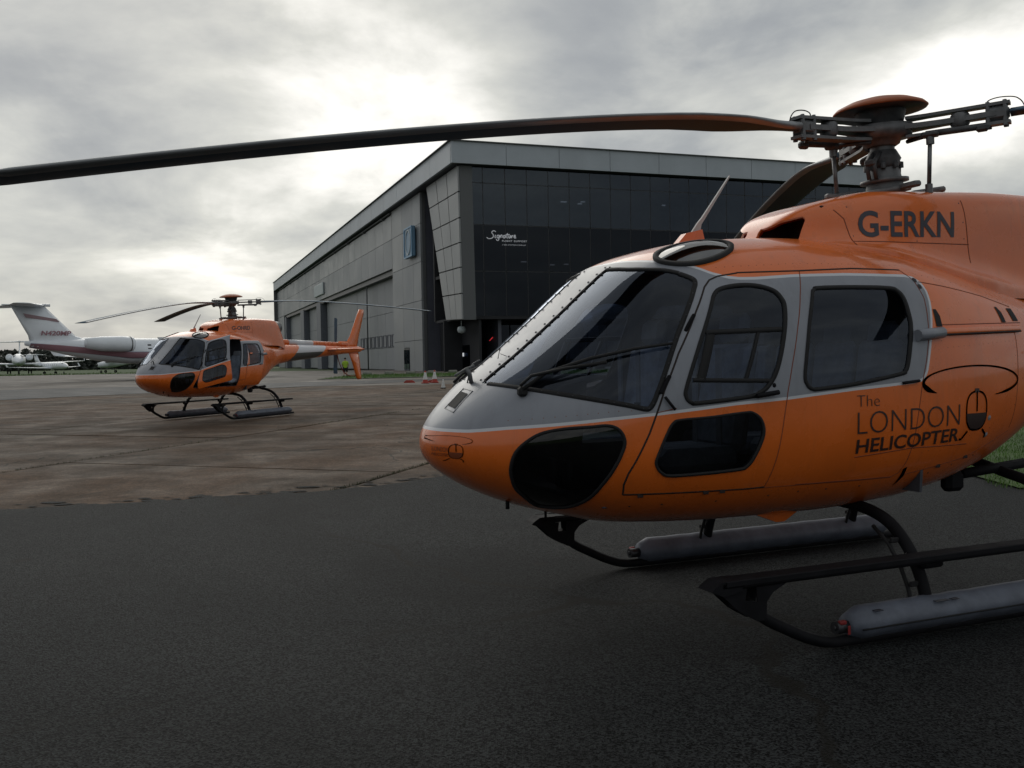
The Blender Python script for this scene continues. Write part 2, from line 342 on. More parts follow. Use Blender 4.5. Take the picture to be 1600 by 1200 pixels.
def refine(v2, f, step):
    """cut flat lettering by a grid so that it can follow a curved surface"""
    bm = bmesh.new(); vs = [bm.verts.new((x, y, 0)) for x, y in v2]
    for q in f:
        try: bm.faces.new([vs[i] for i in q])
        except ValueError: pass
    for ax in (0, 1):
        lo, hi = v2[:, ax].min(), v2[:, ax].max(); k = lo + step
        while k < hi:
            n = [0, 0, 0]; n[ax] = 1; c = [0, 0, 0]; c[ax] = k
            bmesh.ops.bisect_plane(bm, geom=bm.verts[:] + bm.edges[:] + bm.faces[:], plane_co=c, plane_no=n); k += step
    bm.verts.index_update(); v = np.array([tuple(x.co)[:2] for x in bm.verts]); ff = [tuple(x.index for x in q.verts) for q in bm.faces]
    bm.free(); return v, ff
def smooth_loop(pts, n=8, closed=True):
    """Catmull-Rom through points"""
    P = np.array(pts, float); out = []; m = len(P)
    for i in range(m if closed else m - 1):
        if closed: p0, p1, p2, p3 = P[i - 1], P[i], P[(i + 1) % m], P[(i + 2) % m]
        else: p0, p1, p2, p3 = P[max(i - 1, 0)], P[i], P[i + 1], P[min(i + 2, m - 1)]
        for k in range(n):
            t = k / n; out.append(.5 * (2 * p1 + (p2 - p0) * t + (2 * p0 - 5 * p1 + 4 * p2 - p3) * t * t + (3 * p1 - p0 - 3 * p2 + p3) * t ** 3))
    if not closed: out.append(P[-1])
    return np.array(out)
def sdf(poly, x, y):
    """signed distance to a polygon, negative inside"""
    P = np.array(poly, float); Q = np.roll(P, -1, axis=0); d = np.full(x.shape, 1e9); ins = np.zeros(x.shape, bool)
    for (ax, ay), (bx, by) in zip(P, Q):
        ex, ey = bx - ax, by - ay; wx, wy = x - ax, y - ay; L2 = ex * ex + ey * ey + 1e-12
        t = np.clip((wx * ex + wy * ey) / L2, 0, 1); d = np.minimum(d, (wx - ex * t) ** 2 + (wy - ey * t) ** 2)
        c = (ay > y) != (by > y)
        with np.errstate(divide='ignore', invalid='ignore'): ins ^= c & (x < (bx - ax) * (y - ay) / (by - ay if by != ay else 1e-12) + ax)
    d = np.sqrt(d); return np.where(ins, -d, d)
class Surf:
    """a vertex pool (position and normal) whose faces can be cut along the zero line of any scalar"""
    def __init__(self, V, N): self.V = V; self.N = N
    def clip(self, F, fn):
        sc = fn(self.V); cache = {}; nv, nn = [], []; base = len(self.V); inn, out = [], []
        for f in F:
            s = [sc[i] for i in f]
            if max(s) <= 0: inn.append(f); continue
            if min(s) >= 0: out.append(f); continue
            A, B = [], []; n = len(f)
            for k in range(n):
                i, j = f[k], f[(k + 1) % n]; a, b = sc[i], sc[j]
                if a <= 0: A.append(i)
                if a >= 0: B.append(i)
                if a * b < 0:
                    key = (i, j) if i < j else (j, i)
                    if key not in cache:
                        t = a / (a - b); cache[key] = base + len(nv); nv.append(self.V[i] + (self.V[j] - self.V[i]) * t); m = self.N[i] + (self.N[j] - self.N[i]) * t; nn.append(m / (np.linalg.norm(m) + 1e-9))
                    A.append(cache[key]); B.append(cache[key])
            if len(A) > 2: inn.append(tuple(A))
            if len(B) > 2: out.append(tuple(B))
        if nv: self.V = np.vstack([self.V, nv]); self.N = np.vstack([self.N, nn])
        return inn, out
    def mesh(self, name, groups, mats, parent=None, offset=0.0, shell=0.0, shell_mat=0):
        """groups: list of (faces, material index); shell>0 adds an inner skin and rims"""
        used = sorted({i for fs, _ in groups for f in fs for i in f}); ix = {j: k for k, j in enumerate(used)}
        V = self.V[used] + self.N[used] * offset; N = self.N[used]; F, MI = [], []
        for fs, mi in groups:
            for f in fs: F.append(tuple(ix[i] for i in f)); MI.append(mi)
        VV, NN = V, N
        if shell:
            nb = len(V); VV = np.vstack([V, V - N * shell]); NN = np.vstack([N, -N]); ec = {}
            for f in F:
                for k in range(len(f)):
                    a, b = f[k], f[(k + 1) % len(f)]; key = (min(a, b), max(a, b)); ec[key] = None if key in ec else (a, b)
            inner = [tuple(nb + i for i in reversed(f)) for f in F]; rim = [(e[1], e[0], nb + e[0], nb + e[1]) for e in ec.values() if e]
            F = F + inner + rim; MI = MI + [shell_mat] * (len(inner) + len(rim))
        return rawmesh(name, VV, F, mats, MI, NN, True, parent)

# ------------------------------------------------------------------ helicopter: fuselage form
# own axes: x aft from the nose, y to starboard, z up from the ground
HT=np.array([ # s, w, zt, zb, zw, nt, nb
[0.0,0.0,1.12,1.12,1.12,2.2,2.2],
[0.04,.21,1.228,1.02,1.12,2.2,2.2],
[0.14,.39,1.345,.935,1.12,2.25,2.25],
[0.266,.525,1.460,.86,1.12,2.3,2.3],
[0.49,.685,1.628,.764,1.13,2.4,2.4],
[0.75,.80,1.838,.692,1.15,2.5,2.45],
[0.95,.855,2.01,.645,1.17,2.6,2.5],
[1.06,.88,2.10,.63,1.18,2.65,2.5],
[1.15,.895,2.157,.622,1.19,2.7,2.5],
[1.324,.915,2.222,.612,1.21,2.75,2.55],
[1.7,.935,2.30,.60,1.23,2.85,2.6],
[2.29,.935,2.332,.595,1.25,2.9,2.6],
[2.9,.91,2.29,.625,1.28,2.9,2.6],
[3.2,.88,2.235,.665,1.31,2.9,2.6],
[3.65,.79,2.14,.76,1.38,2.8,2.5],
[4.2,.62,2.06,.955,1.50,2.6,2.4],
[4.7,.44,2.03,1.19,1.62,2.4,2.3],
[5.3,.32,2.01,1.40,1.71,2.3,2.2],
[7.0,.24,1.99,1.56,1.78,2.2,2.2],
[9.0,.16,1.97,1.70,1.84,2.2,2.2],
[10.2,.08,1.95,1.78,1.87,2.2,2.2],
[10.4,.0,1.87,1.87,1.87,2.2,2.2]])
def _pchip(x,y):
    h=np.diff(x);d=np.diff(y)/h;m=np.zeros(len(x))
    m[0]=d[0];m[-1]=d[-1]
    for i in range(1,len(x)-1):
        if d[i-1]*d[i]>0:
            w1=2*h[i]+h[i-1];w2=h[i]+2*h[i-1];m[i]=(w1+w2)/(w1/d[i-1]+w2/d[i])
    return m
_Q=np.sqrt(HT[:,0]);_M=[_pchip(_Q,HT[:,k]) for k in range(1,7)]
def params(s):
    q=np.sqrt(np.clip(s,0,10.4));i=np.clip(np.searchsorted(_Q,q,side='right')-1,0,len(_Q)-2)
    h=_Q[i+1]-_Q[i];t=(q-_Q[i])/h;out=[]
    for k in range(6):
        y=HT[:,k+1];m=_M[k]
        out.append((2*t**3-3*t**2+1)*y[i]+(t**3-2*t**2+t)*h*m[i]+(-2*t**3+3*t**2)*y[i+1]+(t**3-t**2)*h*m[i+1])
    return out
def halfw(s,z):
    w,zt,zb,zw,nt,nb=params(s)
    up=z>=zw
    h=np.where(up,zt-zw,zw-zb);n=np.where(up,nt,nb)
    r=np.clip(np.abs(z-zw)/np.maximum(h,1e-6),0,1)
    return w*np.power(np.clip(1-r**n,0,1),1/n)

HULL_SIDE = lambda s, z: halfw(np.asarray(s, float), np.asarray(z, float))
CT = np.array([[2.20, .03, 2.27], [2.24, .12, 2.345], [2.28, .20, 2.41], [2.33, .27, 2.46], [2.40, .325, 2.505], [2.50, .37, 2.545], [2.60, .40, 2.575], [2.76, .425, 2.612], [2.97, .45, 2.65], [3.45, .46, 2.673], [4.15, .44, 2.70], [4.77, .40, 2.695], [4.95, .385, 2.66], [5.08, .37, 2.50], [5.22, .35, 2.28], [5.36, .32, 2.02]])
_CM = [_pchip(CT[:, 0], CT[:, k]) for k in (1, 2)]
def _cowl_par(s):
    x = CT[:, 0]; s = np.clip(s, x[0], x[-1]); i = np.clip(np.searchsorted(x, s, side='right') - 1, 0, len(x) - 2); h = x[i + 1] - x[i]; t = (s - x[i]) / h; out = []
    for k in (0, 1):
        y = CT[:, k + 1]; m = _CM[k]
        out.append((2*t**3-3*t**2+1)*y[i]+(t**3-2*t**2+t)*h*m[i]+(-2*t**3+3*t**2)*y[i+1]+(t**3-t**2)*h*m[i+1])
    return out
CB = 1.80
def COWL_SIDE(s, z):
    w, zt = _cowl_par(np.asarray(s, float)); z = np.asarray(z, float)
    r = np.clip((z - CB) / np.maximum(zt - CB, 1e-3), 0, 1)
    zr = params(np.asarray(s, float))[1]
    fl = 0.10 * np.clip((4.6 - np.asarray(s, float)) / .8, 0, 1) * np.exp(-np.clip(z - (zr - 0.055), 0, 9) / 0.055)        # the fillet where the cowling meets the roof
    return w * np.power(np.clip(1 - r ** 7.0, 0, 1), 1 / 7.0) + fl
def on_side(fn, s, z, side, off=0.0):
    """points and normals on a flank at side-view position (s, z)"""
    s = np.atleast_1d(np.asarray(s, float)); z = np.atleast_1d(np.asarray(z, float)); e = 2e-3
    h = fn(s, z); ds = (fn(s + e, z) - fn(s - e, z)) / (2 * e); dz = (fn(s, z + e) - fn(s, z - e)) / (2 * e)
    dz = np.clip(dz, -6, 6); ds = np.clip(ds, -6, 6)
    N = np.stack([-ds, np.full_like(h, side), -dz], 1); N /= np.linalg.norm(N, axis=1)[:, None]
    return np.stack([s, side * h, z], 1) + N * off, N
def top_z(s, v):
    w, zt, zb, zw, nt, nb = params(np.asarray(s, float)); r = np.clip(np.abs(v) / np.maximum(w, 1e-6), 0, 1)
    return zw + (zt - zw) * np.power(1 - r ** nt, 1 / nt)
def on_top(s, v, off=0.0):
    s = np.atleast_1d(np.asarray(s, float)); v = np.atleast_1d(np.asarray(v, float)); e = 2e-3
    z = top_z(s, v); ds = (top_z(s + e, v) - top_z(s - e, v)) / (2 * e); dv = (top_z(s, v + e) - top_z(s, v - e)) / (2 * e)
    N = np.stack([-np.clip(ds, -6, 6), -np.clip(dv, -6, 6), np.ones_like(z)], 1); N /= np.linalg.norm(N, axis=1)[:, None]
    return np.stack([s, v, z], 1) + N * off, N
def ribbon(P, N, a, b, h, closed=True, sink=0.004):
    """a raised flat band along surface points: a and b are its widths either side"""
    n = len(P); vs, fs = [], []
    for i in range(n):
        t = P[(i + 1) % n] - P[i - 1] if closed else P[min(i + 1, n - 1)] - P[max(i - 1, 0)]
        t = t / (np.linalg.norm(t) + 1e-9); c = np.cross(N[i], t); c /= np.linalg.norm(c) + 1e-9
        for x, y in ((-a, -sink), (-a * .85, h), (b * .85, h), (b, -sink)): vs.append(P[i] + c * x + N[i] * y)
    for i in range(n if closed else n - 1):
        j = (i + 1) % n
        for k in range(3): fs.append((i * 4 + k, i * 4 + k + 1, j * 4 + k + 1, j * 4 + k))
    return vs, fs
def seg_line(pts, step=0.02):
    P = np.array(pts, float); out = []
    for a, b in zip(P[:-1], P[1:]):
        m = max(1, int(np.linalg.norm(b - a) / step))
        for k in range(m): out.append(a + (b - a) * k / m)
    out.append(P[-1]); return np.array(out)
def side_ribbons(name, fn, lines, side, w, h, m, parent, closed=False):
    mb = MB()
    for L in lines:
        q = seg_line(L); P, N = on_side(fn, q[:, 0], q[:, 1], side); vs, fs = ribbon(P, N, w / 2, w / 2, h, closed); mb.add(vs, fs, 0, True)
    return mb.build(name, m, parent)
def dots(P, N, r, h, n=7):
    vs, fs = [], []
    for p, m in zip(P, N):
        a = np.cross(m, (0, 0, 1.0)); a /= np.linalg.norm(a) + 1e-9; b = np.cross(m, a); k0 = len(vs)
        for k in range(n): vs.append(p + (a * math.cos(2 * math.pi * k / n) + b * math.sin(2 * math.pi * k / n)) * r - m * .002)
        vs.append(p + m * h)
        for k in range(n): fs.append((k0 + k, k0 + (k + 1) % n, k0 + n))
    return vs, fs
def side_text(name, fn, body, x0, z0, x1, z1, side, m, parent, offset=0.0, shear=0.0, zslope=0.0, step=0.03, flip=None, spacing=1.0):
    """lettering stretched into the side-view box x0..x1, z0..z1 and laid on the flank; reads nose to tail on the port side"""
    v, f = text_mesh(body, 1.0, offset, shear, spacing); lo, hi = v.min(0), v.max(0); u = (v - lo) / (hi - lo)
    q = np.stack([x0 + u[:, 0] * (x1 - x0), z0 + u[:, 1] * (z1 - z0)], 1)
    q, f = refine(q, f, step)
    P, N = on_side(fn, q[:, 0], q[:, 1] + (q[:, 0] - x0) * zslope, side, 0.003)
    return rawmesh(name, P, f, m, None, N, True, parent)
def flat_shape(name, fn, loops, side, m, parent, step=0.03):
    """filled side-view shapes laid on the flank"""
    bm = bmesh.new()
    for L in loops:
        vs = [bm.verts.new((x, z, 0)) for x, z in L]; bm.faces.new(vs)
    bmesh.ops.triangulate(bm, faces=bm.faces[:]); bm.verts.index_update()
    v = np.array([tuple(x.co)[:2] for x in bm.verts]); f = [tuple(x.index for x in q.verts) for q in bm.faces]; bm.free()
    v, f = refine(v, f, step); P, N = on_side(fn, v[:, 0], v[:, 1], side, 0.003)
    return rawmesh(name, P, f, m, None, N, True, parent)
def stroke(pts, w0, w1=None):
    """outline loop of a stroke along 2D points with widths w0..w1"""
    P = np.array(pts, float); n = len(P); w = np.linspace(w0, w0 if w1 is None else w1, n) if not hasattr(w0, '__len__') else np.array(w0)
    T = np.gradient(P, axis=0); T /= np.linalg.norm(T, axis=1)[:, None] + 1e-9; Nn = np.stack([-T[:, 1], T[:, 0]], 1)
    return [[tuple(a) for a in (P[i] + Nn[i] * w[i] / 2, P[i + 1] + Nn[i + 1] * w[i + 1] / 2, P[i + 1] - Nn[i + 1] * w[i + 1] / 2, P[i] - Nn[i] * w[i] / 2)] for i in range(n - 1)]

# side-view outlines (x aft of the nose, z above the ground)
O_WS = [(0.20, 1.475), (0.30, 1.463), (0.409, 1.439), (0.595, 1.399), (0.841, 1.348), (0.925, 1.327), (0.955, 1.327), (0.978, 1.352), (1.013, 1.424), (1.14, 1.693), (1.296, 1.933), (1.335, 1.99), (1.336, 2.02), (1.287, 2.052), (1.163, 2.090), (1.12, 2.103), (1.08, 2.118), (1.03, 2.20), (0.2, 1.62)]
O_WS_EDGE = O_WS[1:14]
WS_TOP = [(1.287, .634), (1.225, .565), (1.163, .494), (1.115, .40), (1.095, .30), (1.085, .2), (1.083, .175)]
O_CHIN = [(0.299, 1.025), (0.309, 1.098), (0.351, 1.158), (0.428, 1.212), (0.532, 1.236), (0.66, 1.245), (0.749, 1.249), (0.805, 1.221), (0.83, 1.161), (0.813, 1.092), (0.775, 1.005), (0.734, 0.919), (0.704, 0.845), (0.655, 0.79), (0.58, 0.777), (0.499, 0.80), (0.372, 0.89), (0.32, 0.96)]
O_DW = [(1.458, 1.965), (1.545, 1.983), (1.637, 1.987), (1.72, 1.977), (1.791, 1.951), (1.823, 1.905), (1.828, 1.856), (1.796, 1.725), (1.722, 1.516), (1.657, 1.424), (1.60, 1.388), (1.532, 1.366), (1.232, 1.341), (1.18, 1.347), (1.151, 1.377), (1.155, 1.437), (1.247, 1.65), (1.369, 1.871), (1.41, 1.935)]
O_LW = [(1.079, 1.253), (1.13, 1.268), (1.30, 1.277), (1.49, 1.293), (1.55, 1.290), (1.605, 1.247), (1.62, 1.167), (1.567, 1.042), (1.53, 0.995), (1.487, 0.979), (1.28, 0.968), (1.082, 0.965), (1.025, 0.985), (0.992, 1.025), (0.99, 1.069), (1.04, 1.191)]
O_RW = [(2.09, 1.975), (2.35, 1.983), (2.62, 1.982), (2.685, 1.965), (2.718, 1.919), (2.724, 1.83), (2.721, 1.747), (2.69, 1.62), (2.662, 1.523), (2.64, 1.485), (2.595, 1.464), (2.251, 1.415), (2.0, 1.394), (1.945, 1.396), (1.905, 1.425), (1.893, 1.498), (1.951, 1.749), (2.025, 1.93), (2.05, 1.962)]
O_FD = [(2.010, 2.068), (1.80, 2.062), (1.597, 2.051), (1.476, 2.032), (1.42, 2.010), (1.375, 1.970), (1.28, 1.836), (1.136, 1.612), (1.042, 1.423), (1.007, 1.334), (0.953, 1.197), (0.852, 0.989), (0.842, 0.93), (0.856, 0.872), (1.20, 0.868), (1.578, 0.865), (1.682, 0.869), (1.715, 1.05), (1.747, 1.227), (1.783, 1.41), (1.82, 1.55), (1.882, 1.749), (1.945, 1.92)]
O_RD = [(2.014, 2.070), (2.40, 2.090), (2.80, 2.092), (2.865, 2.03), (2.885, 1.92), (2.85, 1.70), (2.81, 1.55), (2.77, 1.423), (2.725, 1.20), (2.69, 0.95), (2.665, 0.885), (2.62, 0.863), (1.897, 0.868), (1.686, 0.869), (1.719, 1.05), (1.751, 1.227), (1.787, 1.41), (1.824, 1.55), (1.886, 1.749), (1.949, 1.92)]
O_GREY = [(-0.2, 1.222), (0.03, 1.2225), (0.134, 1.224), (0.286, 1.243), (0.534, 1.264), (0.761, 1.286), (0.976, 1.304), (1.445, 1.346), (1.78, 1.365), (2.251, 1.402), (2.69, 1.428), (2.765, 1.440), (2.80, 1.475), (2.844, 1.633), (2.890, 1.80), (2.914, 1.894), (2.922, 1.97), (2.905, 2.015), (2.87, 2.038), (2.809, 2.049), (2.322, 2.046), (1.957, 2.032), (1.70, 2.013), (1.60, 2.011), (1.53, 2.018), (1.451, 2.043), (1.389, 2.08), (1.30, 2.112), (1.184, 2.138), (1.12, 2.16), (1.05, 2.25), (-0.2, 1.45)]
ROOF_WIN = (1.49, 0.475, 0.235, 0.150)

def build_fuselage(root):
    st = np.concatenate([np.linspace(0.012, math.sqrt(.5), 30) ** 2, np.arange(.52, 3.3, .022), np.arange(3.3, 5.3, .07), np.arange(5.3, 10.4, .3), [10.33, 10.395]])
    nu, nl = 46, 36; rings = []
    for s in st:
        w, zt, zb, zw, nt, nb = [float(a) for a in params(np.array(s))]
        def quarter(h, n, m):
            th = np.linspace(0, math.pi / 2, 1200); x = w * np.cos(th).clip(0) ** (2 / n); y = h * np.sin(th) ** (2 / n)
            L = np.concatenate([[0], np.cumsum(np.hypot(np.diff(x), np.diff(y)))]); q = np.linspace(0, L[-1], m + 1); return np.interp(q, L, x), np.interp(q, L, y)
        ux, uy = quarter(zt - zw, nt, nu); lx, ly = quarter(zw - zb, nb, nl)
        v = np.concatenate([ux, -ux[-2::-1], -lx[1:], lx[-2:0:-1]]); z = np.concatenate([zw + uy, zw + uy[-2::-1], zw - ly[1:], zw - ly[-2:0:-1]])
        rings.append(np.stack([np.full_like(v, s), v, z], 1))
    G = np.array(rings); ni, nk = G.shape[:2]
    dk = np.roll(G, -1, 1) - np.roll(G, 1, 1); ds = np.gradient(G, axis=0)
    N = np.cross(dk, ds); N /= np.linalg.norm(N, axis=2)[..., None] + 1e-12
    S = Surf(G.reshape(-1, 3), N.reshape(-1, 3))
    F = [(i * nk + k, i * nk + (k + 1) % nk, (i + 1) * nk + (k + 1) % nk, (i + 1) * nk + k) for i in range(ni - 1) for k in range(nk)]
    F += [tuple(range(nk))[::-1], tuple((ni - 1) * nk + k for k in range(nk))]
    fr = lambda poly, side: (lambda V: np.where(V[:, 1] * side > 0.004, sdf(poly, V[:, 0], V[:, 2]), 0.5))
    sm = lambda o: smooth_loop(o, 5)
    parts = {}
    def grey(V): return sdf(O_GREY, V[:, 0], V[:, 2])
    def livery(fs, boom=False):
        a, b = S.clip(fs, grey); wh, b = S.clip(b, lambda V: grey(V) - 0.016)
        out = [(a, 1), (wh, 2)]
        if boom:      # the pale and dark bands round the tail boom
            b2, b = S.clip(b, lambda V: 6.0 - V[:, 0] + (V[:, 2] - 1.75) * 1.3)
            band, o2 = S.clip(b2, lambda V: V[:, 0] - 7.5 - (V[:, 2] - 1.75) * 1.5); pale, dark = S.clip(band, lambda V: (1.72 + (V[:, 0] - 5.5) * .03) - V[:, 2])
            out += [(b, 0), (o2, 0), (pale, 2), (dark, 3)]
        else: out.append((b, 0))
        return out
    for side in (-1, 1):
        for key, poly in (('ws', O_WS), ('chin', sm(O_CHIN)), ('dw', sm(O_DW)), ('lw', sm(O_LW)), ('rw', sm(O_RW))):
            fn = fr(poly, side)
            if key == 'ws': fn = (lambda g: (lambda V: np.maximum(g(V), 0.175 - side * V[:, 1])))(fn)
            parts[key, side], F = S.clip(F, fn)
        cx, cv, a, b = ROOF_WIN
        parts['roof', side], F = S.clip(F, lambda V: np.where(V[:, 2] > 1.95, np.sqrt(((V[:, 0] - cx) / a) ** 2 + ((V[:, 1] - side * cv) / b) ** 2) - 1, 1.0) * 0.15)
        parts['fd', side], F = S.clip(F, fr(O_FD, side))
        parts['rd', side], F = S.clip(F, fr(O_RD, side))
    MS = [M['orange'], M['grey'], M['white'], M['darkgrey'], M['liner']]
    body = S.mesh('fuselage', livery(F, True), MS, root, shell=0.02, shell_mat=4)
    for side in (-1, 1):
        nm = 'port' if side < 0 else 'starboard'
        sp = lambda o, n=5: smooth_loop(o, n)
        def seal(poly, parent, a=.004, b=.019, h=.006, fn=HULL_SIDE):
            q = sp(poly); q = q if side > 0 else q[::-1]
            P, N = on_side(fn, q[:, 0], q[:, 1], side); ar = np.sum(q[:, 0] * np.roll(q[:, 1], -1) - q[:, 1] * np.roll(q[:, 0], -1))
            vs, fs = ribbon(P, N, *((b, a) if (ar * side) > 0 else (a, b)), h); MBx = MB().add(vs, fs, 0, True); return MBx.build('window_seal', M['rubber'], parent)
        # windscreen half with its bolted edge
        ws = S.mesh('windscreen_pane', [(parts['ws', side], 0)], [M['glass']], root, offset=-0.004)
        q = smooth_loop(O_WS_EDGE, 5, False); P, N = on_side(HULL_SIDE, q[:, 0], q[:, 1], side); vs, fs = ribbon(P, N, .014, .014, .004, False); mb = MB().add(vs, fs, 0, True)
        q = smooth_loop(WS_TOP, 5, False); P, N = on_top(q[:, 0], side * q[:, 1]); vs, fs = ribbon(P, N, .012, .012, .004, False); mb.add(vs, fs, 0, True)
        tq = np.linspace(.305, 1.085, 40); P2, N2 = on_top(tq, np.full(40, side * .175)); vs, fs = ribbon(P2, N2, .006, .006, .004, False); mb.add(vs, fs, 0, True)
        mb.build('window_seal', M['rubber'], ws)
        q2 = seg_line(O_WS_EDGE, .062)[:, :]; P, N = on_side(HULL_SIDE, q2[:, 0], q2[:, 1], side, .004); vs, fs = dots(P, N, .0075, .004)
        mb = MB().add(vs, fs); q2 = seg_line(WS_TOP, .062); P, N = on_top(q2[:, 0], side * q2[:, 1], .004); vs, fs = dots(P, N, .0075, .004); mb.add(vs, fs)
        for off in (.135, .19):
            tq = np.linspace(.30, 1.10, 15); P, N = on_top(tq, np.full(15, side * off), .004); vs, fs = dots(P, N, .008, .004); mb.add(vs, fs)
        tag(mb.build('bolts', M['bolt'], ws), kind='stuff')
        ch = S.mesh('chin_window', [(parts['chin', side], 0)], [M['dark_glass']], root, offset=-0.004); seal(O_CHIN, ch, .003, .014)
        pr_, pf_ = [], []
        for i in range(7):
            for k in range(40):
                an = 2 * math.pi * k / 40; q = i / 6; c_ = on_top([ROOF_WIN[0] + ROOF_WIN[2] * q * math.cos(an)], [side * (ROOF_WIN[1] + ROOF_WIN[3] * q * math.sin(an))])[0][0]; pr_.append((c_[0], c_[1], c_[2] + .006 + .022 * (1 - q * q)))
        for i in range(6):
            for k in range(40): pf_.append((i * 40 + k, (i + 1) * 40 + k, (i + 1) * 40 + (k + 1) % 40, i * 40 + (k + 1) % 40))
        rw = MB().add(pr_, pf_, 0, True).build('roof_window', M['roof_glass'], root)
        an = np.linspace(0, 2 * math.pi, 48, endpoint=False); P, N = on_top(ROOF_WIN[0] + ROOF_WIN[2] * np.cos(an), side * ROOF_WIN[1] + ROOF_WIN[3] * np.sin(an)); vs, fs = ribbon(P, N, .018, .018, .016); MB().add(vs, fs, 0, True).build('window_seal', M['rubber'], rw)
        # front door
        d = S.mesh('front_door', livery(parts['fd', side]), MS, root, shell=0.03, shell_mat=4)
        S.mesh('upper_pane', [(parts['dw', side], 0)], [M['glass']], d, offset=-.004); S.mesh('lower_pane', [(parts['lw', side], 0)], [M['dark_glass']], d, offset=-.004)
        seal(O_DW, d); seal(O_LW, d, .003, .012)
        bar = MB()        # sliding vent frame inside the door window
        for L, w in (([(1.305, 1.72), (1.775, 1.735)], .03), ([(1.20, 1.47), (1.67, 1.455)], .026), ([(1.62, 1.725), (1.51, 1.455)], .02), ([(1.335, 1.72), (1.245, 1.47)], .055)):
            g = seg_line(L); P, N = on_side(HULL_SIDE, g[:, 0], g[:, 1], side, -.006); vs, fs = ribbon(P, N, w / 2, w / 2, .008, False, .012); bar.add(vs, fs, 0, True)
        bar.build('vent_frame', M['rubber'], d)
        h = MB(); g = seg_line([(1.56, 1.376), (1.70, 1.392)]); P, N = on_side(HULL_SIDE, g[:, 0], g[:, 1], side, .022); h.tube(P, .013, 8); P, N = on_side(HULL_SIDE, [1.69], [1.43], side); vs, fs = dots(P, N, .016, .008, 12); h.add(vs, fs); h.build('door_handle', M['black'], d)
        side_ribbons('door_gap', HULL_SIDE, [O_FD[2:14], O_FD[13:17], [(1.597, 2.053), (2.012, 2.070), (2.40, 2.092), (2.80, 2.094)]], side, .011, .0015, M['seam'], body)
        side_ribbons('door_gap', HULL_SIDE, [O_FD[16:] + O_FD[:1], O_RD[2:12], O_RD[11:13]], side, .0055, .0015, M['seam_soft'], body)
        hg = MB()
        for s0, z0 in ((1.225, 1.77), (1.045, 1.45)):
            T = on_side(HULL_SIDE, [s0], [z0], side, .006)[0][0]; hg.bbox((0, 0, 0), (.02, .016, .11), .004, T=Matrix.Translation(T) @ Matrix.Rotation(rad(33), 4, 'Y'))
        a0 = on_side(HULL_SIDE, [1.035, 1.085], [1.385, 1.318], side, .02)[0]; hg.tube(a0, .008, 6); hg.build('door_hinge', M['black'], body)
        # sliding rear door
        r = S.mesh('rear_door', livery(parts['rd', side]), MS, root, shell=0.03, shell_mat=4)
        S.mesh('door_pane', [(parts['rw', side], 0)], [M['glass']], r, offset=-.004); seal(O_RW, r)
        h = MB(); P, N = on_side(HULL_SIDE, [2.735, 2.945], [1.690, 1.706], side, .018); h.tube([P[0], P[1]], .034, 12); h.build('slide_housing', M['grey'], r)
        h = MB(); g = seg_line([(2.60, 1.418), (2.73, 1.428)]); P, N = on_side(HULL_SIDE, g[:, 0], g[:, 1], side, .012); h.tube(P, .009, 8); h.build('door_handle', M['black'], r)
        rail = MB(); g = seg_line([(2.94, 1.712), (3.80, 1.735)]); P, N = on_side(HULL_SIDE, g[:, 0], g[:, 1], side); vs, fs = ribbon(P, N, .024, .024, .014, False); rail.add(vs, fs, 0, True)
        g = g - np.array([0, .018]); P, N = on_side(HULL_SIDE, g[:, 0], g[:, 1], side, .014); vs, fs = ribbon(P, N, .006, .006, .003, False); rail.add(vs, fs, 1, True); rail.build('door_rail', [M['orange'], M['seam']], body)
        # rivet rows beside the seams
        rv = []
        for L in ([(0.90, .845), (2.60, .838)], [(2.78, 1.36), (2.70, .92)], [(2.94, 1.95), (2.955, 1.79)], [(2.95, 1.66), (2.86, 1.50)], [(3.0, 1.62), (3.75, 1.66)], [(2.80, 1.0), (3.42, 1.12), (3.7, 1.25)], [(3.72, 1.72), (3.70, 1.30)], [(2.92, 2.07), (3.5, 1.99), (3.9, 1.86)], [(1.50, 2.085), (2.0, 2.115), (2.8, 2.125)], [(.30, 1.275), (.80, 1.318), (.93, 1.318)], [(2.74, .80), (3.3, .90), (3.7, 1.02)]): rv.append(seg_line(L, .05))
        g = np.vstack(rv); P, N = on_side(HULL_SIDE, g[:, 0], g[:, 1], side); vs, fs = dots(P, N, .0048, .0022, 6); tag(MB().add(vs, fs).build('rivets', M['seam_soft'], body), kind='stuff')
        side_ribbons('panel_seam', HULL_SIDE, [[(.86, .868), (1.68, .865), (2.62, .858)], [(2.70, .865), (3.25, .94), (3.7, 1.08)], [(3.74, 1.76), (3.735, 1.45), (3.70, 1.1)], [(1.10, 1.325), (1.0, 1.305)]], side, .005, .0012, M['seam_soft'], body)
        lt = MB()
        for s_, z_ in ((.95, .865), (1.32, .864), (1.42, .864), (3.0, .905), (3.25, .945)): lt.bbox((0, 0, 0), (.035, .006, .022), .003, T=Matrix.Translation(on_side(HULL_SIDE, [s_], [z_], side, .003)[0][0]))
        tag(lt.build('latches', M['seam'], body), kind='stuff')
        # seams, drain holes and vents on the flank
        side_ribbons('panel_seam', HULL_SIDE, [[(2.93, 1.755), (3.85, 1.775)], [(2.262, 1.005), (2.70, 1.035), (3.20, 1.03)], [(2.90, 2.02), (3.1, 2.0), (3.5, 1.945), (3.8, 1.88)]], side, .006, .0015, M['seam_soft'], body)
